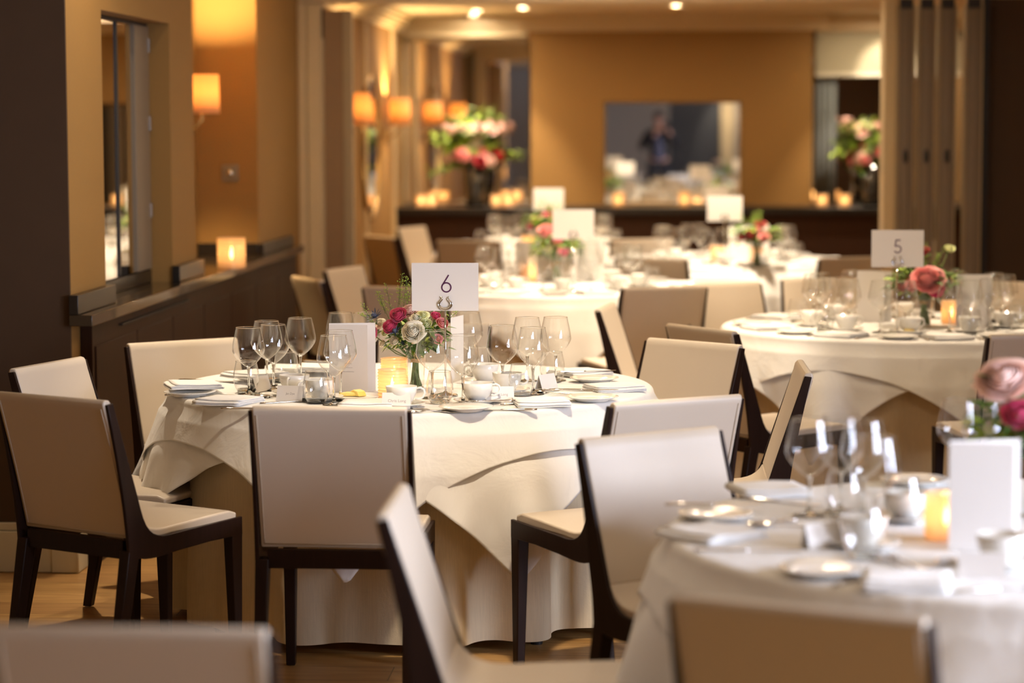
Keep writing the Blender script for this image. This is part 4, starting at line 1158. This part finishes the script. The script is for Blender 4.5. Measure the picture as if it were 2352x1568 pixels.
menu2(2195, 750, -.25, 'menu card right of the posy on table 5, glowing at one side')
menu2(1184, 646, -.9, 'menu card left of the posy, table behind number 6')
menu2(1326, 645, -.15, 'menu card right of the posy, table behind number 6')
menu2(1674, 600, -.2, 'menu card under the blank card, far right table')
menu2(1722, 598, .3, 'menu card beside the red flowers, far right table')
sign(2062, 527, 10.0, -.04, 'card reading 5 in a clip stand, right of the picture', digit5)
sign(1317, 481, 12.42, .03, 'pale number card just above the green posy')
sign(1665, 448, 14.75, .0, 'pale number card in front of the wide wall mirror')
sign(1260, 432, 16.6, -.15, 'tilted pale number card, farthest left table')
for x, y, lab in [(2000, 733, 'candle glowing against the left menu card, table 5'), (2185, 742, 'candle right of the posy on table 5'),
                  (1212, 648, 'candle left of the vase, table behind number 6'), (1648, 600, 'candle left of the menu card, far right table'), (1738, 603, 'candle right of the menu card, far right table'),
                  (1213, 574, 'candle on the farthest left table, left of the posy')]:
    p = P(x, y, ZT); candle(p.x, p.y, lab, e=.8)
# butter plate of table 5
p = P(2088, 766, ZT); PLATE.put((p.x, p.y, ZT), 0, 'side plate with butter at the front of table 5', 'plate', 'side plates with butter')
b = MB().lathe([(.0005, 0), (.022, 0), (.024, .006), (.018, .012), (.0005, .013)], 20); o = b.build('butter', M['butter'], smooth=True)
o.location = (p.x, p.y, ZT+.0075); tag(o, 'round pat of butter on the front plate of table 5', 'butter')
# candles along the counters
for x, lab in [(968, 'candle at the left end of the far sideboard'), (990, 'second candle at the left end of the far sideboard'), (1140, 'candle right of the left black vase, far sideboard'), (1168, 'bright candle on the far sideboard below the left recess'),
               (1420, 'candle before the left side of the wide mirror'), (1572, 'candle before the middle of the wide mirror'), (1888, 'smaller candle at the right of the far sideboard'), (1940, 'larger bright candle at the right of the far sideboard')]:
    q = PY(x, 470, 19.9 if x not in (1572, 1420) else 20.0); VOTP.put((q.x, q.y, .928), random.random(), lab, 'candle', 'candles along the far sideboard')
    light('candle_light', 'POINT', (q.x, q.y, 1.01), .06, (1, .62, .25), .012)
p = P(532, 618, .93); VOT.put((p.x, p.y, .9305), 0, 'ribbed glass candle burning on the left counter', 'candle', 'lit candles on the counters', 1.5)
light('candle_light', 'POINT', (p.x, p.y, 1.05), .16, (1, .62, .25), .012)
# cream throw over a chair back
thr = MB()
def tf(u, v):
    s = (v-.5)*2; x = (u-.5)*.36; 
    y = .045*math.sin(s*PI/2)+.01*math.sin(x*30)
    z = -.26*abs(s)**1.4*(1+.2*math.sin(x*9+1)) + .10*(1-abs(s))*math.cos(x*6) + .010*math.sin(x*26+s*2)
    return (x, y-s*.02, z)
thr.grid(tf, 28, 26); o = thr.build('throw', M['creamcloth'], smooth=True, solid=.006)
q = PY(1960, 590, 14.25); o.location = (1.365, 14.70, .85); o.rotation_euler = (0, 0, 1.0)
tag(o, 'cream cloth heaped over a chair back left of the sign 5', 'cloth')
chair(1.11, 14.84, -60, 'chair hidden under the cream cloth, far right table', GC)

# ================================================================== photographer seen in the far mirror
def skin_obj(name, verts, edges, radii, mat, parent, root=0, sub=2):
    me = bpy.data.meshes.new(name); me.from_pydata(verts, edges, []); me.materials.append(mat)
    o = bpy.data.objects.new(name, me); C.objects.link(o); o.parent = parent
    md = o.modifiers.new('skin', 'SKIN'); md.use_smooth_shade = True
    for i, r in enumerate(radii):
        sv = me.skin_vertices[0].data[i]; sv.radius = r if isinstance(r, tuple) else (r, r); sv.use_root = (i == root)
    s = o.modifiers.new('sub', 'SUBSURF'); s.levels = sub; s.render_levels = sub
    return o
pr = empty('person', (-.12, -.42, 0)); tag(pr, 'person in black jacket holding a camera up, seen in the wide mirror', 'person')
bv = [(0, 0, .98), (0, 0, 1.15), (0, .01, 1.32), (0, 0, 1.46), (0, .02, 1.55), (0, .04, 1.64), (0, .045, 1.73),          # 0-6 pelvis..head
      (.10, 0, .92), (.12, .02, .50), (.13, 0, .09), (.14, .14, .035),                                               # 7-10 leg
      (-.10, 0, .92), (-.13, .02, .50), (-.15, 0, .09), (-.16, .14, .035),                                          # 11-14
      (.19, 0, 1.43), (.31, .09, 1.22), (.16, .27, 1.50),                                                         # 15-17 arm
      (-.19, 0, 1.43), (-.30, .09, 1.20), (-.02, .30, 1.47)]                                                       # 18-20
be = [(0, 1), (1, 2), (2, 3), (3, 4), (4, 5), (5, 6), (0, 7), (7, 8), (8, 9), (9, 10), (0, 11), (11, 12), (12, 13), (13, 14), (3, 15), (15, 16), (16, 17), (3, 18), (18, 19), (19, 20)]
br = [(.15, .11), (.14, .105), (.165, .11), (.12, .085), (.052, .052), (.075, .088), (.07, .085), .085, .058, .042, .045, .085, .058, .042, .045, .06, .045, .028, .06, .045, .028]
body = skin_obj('body', bv, be, br, M['skin'], pr)
jv = [(0, 0, .93), (0, 0, 1.15), (0, .01, 1.32), (0, 0, 1.47), (.20, 0, 1.43), (.32, .09, 1.21), (.19, .235, 1.45), (-.20, 0, 1.43), (-.31, .09, 1.19), (-.06, .26, 1.42)]
je = [(0, 1), (1, 2), (2, 3), (3, 4), (4, 5), (5, 6), (3, 7), (7, 8), (8, 9)]
skin_obj('jacket', jv, je, [(.185, .135), (.165, .125), (.185, .13), (.12, .095), .078, .062, .044, .078, .062, .044], M['jacket'], pr, 0)
skin_obj('trousers', [(0, 0, .98), (.10, 0, .90), (.125, .02, .50), (.135, 0, .10), (-.10, 0, .90), (-.135, .02, .50), (-.155, 0, .10)], [(0, 1), (1, 2), (2, 3), (0, 4), (4, 5), (5, 6)],
         [(.16, .12), .105, .075, .06, .105, .075, .06], M['trousers'], pr, 0)
sh = MB(); sh.grid(lambda u, v: ((u-.5)*.15*(1-.35*v), .128+.012*math.cos((u-.5)*3)-.02*v, 1.0+v*.42), 8, 8); sh.build('shirt_front', M['shirt'], pr, smooth=True, solid=.004)
hr = MB()
def hf(u, v):
    a = 2*PI*u; b = PI*.56*v; k = 1+.03*math.sin(9*a)
    return (.088*k*math.sin(b)*math.cos(a), .015+.105*k*math.sin(b)*math.sin(a)-.03*v, 1.71+.105*math.cos(b)-.0)
hr.grid(hf, 28, 12, wrap=True); hr.build('hair', M['hair'], pr, smooth=True, solid=.01)
fc = MB(); fc.ball((0, .125, 1.665), .013, 10, (.8, 1.1, 1.5)); fc.build('nose', M['skin'], pr, smooth=True)
for s_ in (-1, 1):
    e = MB(); e.ball((s_*.032, .118, 1.70), .0095, 10); e.build('eye', M['black'], pr, smooth=True)
    e = MB(); e.ball((s_*.083, .04, 1.68), .026, 10, (.35, .7, 1.1)); e.build('ear', M['skin'], pr, smooth=True)
mo = MB(); mo.ball((0, .118, 1.622), .02, 10, (1.1, .3, .28)); mo.build('mouth', M['pinkpetal'], pr, smooth=True)
# hands: palm chain and five fingers each
def hand(w, fwd, side, name):
    w = Vector(w); fwd = Vector(fwd).normalized(); side = Vector(side).normalized(); nn_ = fwd.cross(side)
    vs = [w, w+fwd*.045]; es = [(0, 1)]; rs = [.022, .026]
    for k, (L, o_) in enumerate(((.062, -.030), (.072, -.010), (.068, .010), (.052, .028))):
        b0 = len(vs); c0 = w+fwd*.075+side*o_
        vs += [c0, c0+fwd*L*.45+nn_*.008, c0+fwd*L*.7+nn_*.03, c0+fwd*L*.65+nn_*.05]; es += [(1, b0), (b0, b0+1), (b0+1, b0+2), (b0+2, b0+3)]; rs += [.0095, .009, .0085, .0075]
    b0 = len(vs); c0 = w+fwd*.025-side*.028
    vs += [c0, c0-side*.022+fwd*.025+nn_*.02, c0-side*.018+fwd*.05+nn_*.04]; es += [(1, b0), (b0, b0+1), (b0+1, b0+2)]; rs += [.011, .010, .0085]
    return skin_obj(name, [tuple(v) for v in vs], es, rs, M['skin'], pr, 0, 1)
hand((.16, .275, 1.51), (-.5, .4, .7), (.2, .9, -.3), 'hand')
hand((-.02, .305, 1.475), (.75, .3, .55), (0, .9, -.4), 'hand')
cm = empty('camera_body', (0, -.13, 1.585)); tag(cm, 'black camera held up by the person reflected in the mirror', 'camera')
MB().box(-.070, .070, -.035, .025, -.052, .040).box(-.028, .028, -.03, .025, .040, .066).build('housing', M['black'], cm, bevel=.006)
MB().lathe([(.030, 0), (.036, .01), (.038, .075), (.034, .075), (.032, .03), (.0005, .028)], 32, Matrix.Translation((0, .026, -.008)) @ Matrix.Rotation(-PI/2, 4, 'X')).build('lens', M['black'], cm, smooth=True)

# ================================================================== lighting
WARM = (1, .82, .61)
for i, (x, y, tx, ty, e, cone, sz) in enumerate([
  (.10, 8.6, -.22, 8.15, 105, 46, .03), (-1.75, 8.65, -1.42, 8.2, 140, 48, .03), (-.95, 8.8, -.9, 8.0, 36, 60, .03),
  (1.3, 10.6, 1.0, 10.4, 110, 60, .03),
  (-.35, 6.35, -.55, 6.95, 165, 48, .09),
  (.55, 9.55, .0, 10.15, 190, 50, .04),
  (-.55, 13.1, -.45, 12.6, 330, 66, .03), (.3, 11.3, -.1, 12.3, 200, 55, .03),
  ]):
    downlight(x, y, H-.0, ['ceiling spotlight over the right rim of table 6', 'ceiling spotlight over the left rim of table 6', 'ceiling spotlight over the middle of table 6', 'ceiling spotlight over table 5', 'ceiling spotlight in front of table 6', 'ceiling spotlight over the chair left of table 5', 'ceiling spotlight over the table behind number 6', 'ceiling spotlight between tables 5 and 6'][i], e, cone, WARM, (tx, ty, .75), sz)
for i, (x, y, tx, ty, e, cone) in enumerate([(.45, 14.42, .38, 15.1, 380, 64), (-.8, 16.2, -.75, 17.0, 330, 64), (1.80, 19.7, 1.85, 20.36, 60, 46), (-1.5, 19.3, -1.45, 19.95, 160, 60), (1.75, 19.3, 1.72, 19.95, 110, 60)]):
    downlight(x, y, 2.50, ['ceiling spotlight over the far right table', 'ceiling spotlight over the farthest left table', 'ceiling spotlight shining on the pleated blind', 'ceiling spotlight over the left flower arrangement', 'ceiling spotlight over the right flower arrangement'][i], e, cone, WARM, (tx, ty, .75 if i < 2 else 2.02 if i == 2 else 1.3), .03)
for i, (px, py, yy) in enumerate([(1085, 35, 19.9), (1200, 18, 18.8), (1553, 13, 18.5)]):
    q = PY(px, py, yy)
    downlight(q.x, (2.5-1.6)/((q.z-1.6)/q.y), 2.50, ['round ceiling downlight, leftmost of the three far ones', 'round ceiling downlight, middle of the three far ones', 'faint round ceiling downlight at the top centre'][i], (45, 45, 8)[i], 110, WARM)
downlight(1.0, -1.75, H, 'ceiling spotlight by the dark door behind the photographer', 90, 50, WARM, (1.05, -2.4, 1.5), .05)
# added fill lights without fittings, imitating soft warm bounce under the ceilings
for (x, y, z, e, s_) in [(-.6, 5.5, 2.5, 2, 2.0), (.6, 10.8, 2.5, 12, 2.0), (0, 17.3, 2.4, 34, 2.4)]:
    light('ceiling_fill', 'AREA', (x, y, z), e, (1, .66, .34), s_)
# daylight through the two right-hand windows
for (a, b) in ((2.0, 3.4), (3.7, 5.1)):
    l = light('window_daylight', 'AREA', (3.75, (a+b)/2, 1.5), 280, (.73, .79, 1.0), 1.5, (0, PI/2, 0), shape='RECTANGLE', size_y=1.3)
w = bpy.data.worlds.new('world'); SC.world = w; w.use_nodes = True
bg = w.node_tree.nodes['Background']; bg.inputs[0].default_value = (.50, .68, 1, 1); bg.inputs[1].default_value = 1.2
SC.view_settings.view_transform = 'Standard'; SC.view_settings.look = 'None'; SC.view_settings.exposure = 0.22; SC.view_settings.gamma = 1
SC.view_settings.use_curve_mapping = False
SC.cycles.transparent_max_bounces = 32; SC.cycles.max_bounces = 10; SC.cycles.diffuse_bounces = 4; SC.cycles.glossy_bounces = 6; SC.cycles.transmission_bounces = 10
SC.cycles.caustics_reflective = False; SC.cycles.caustics_refractive = False; SC.cycles.sample_clamp_indirect = 6
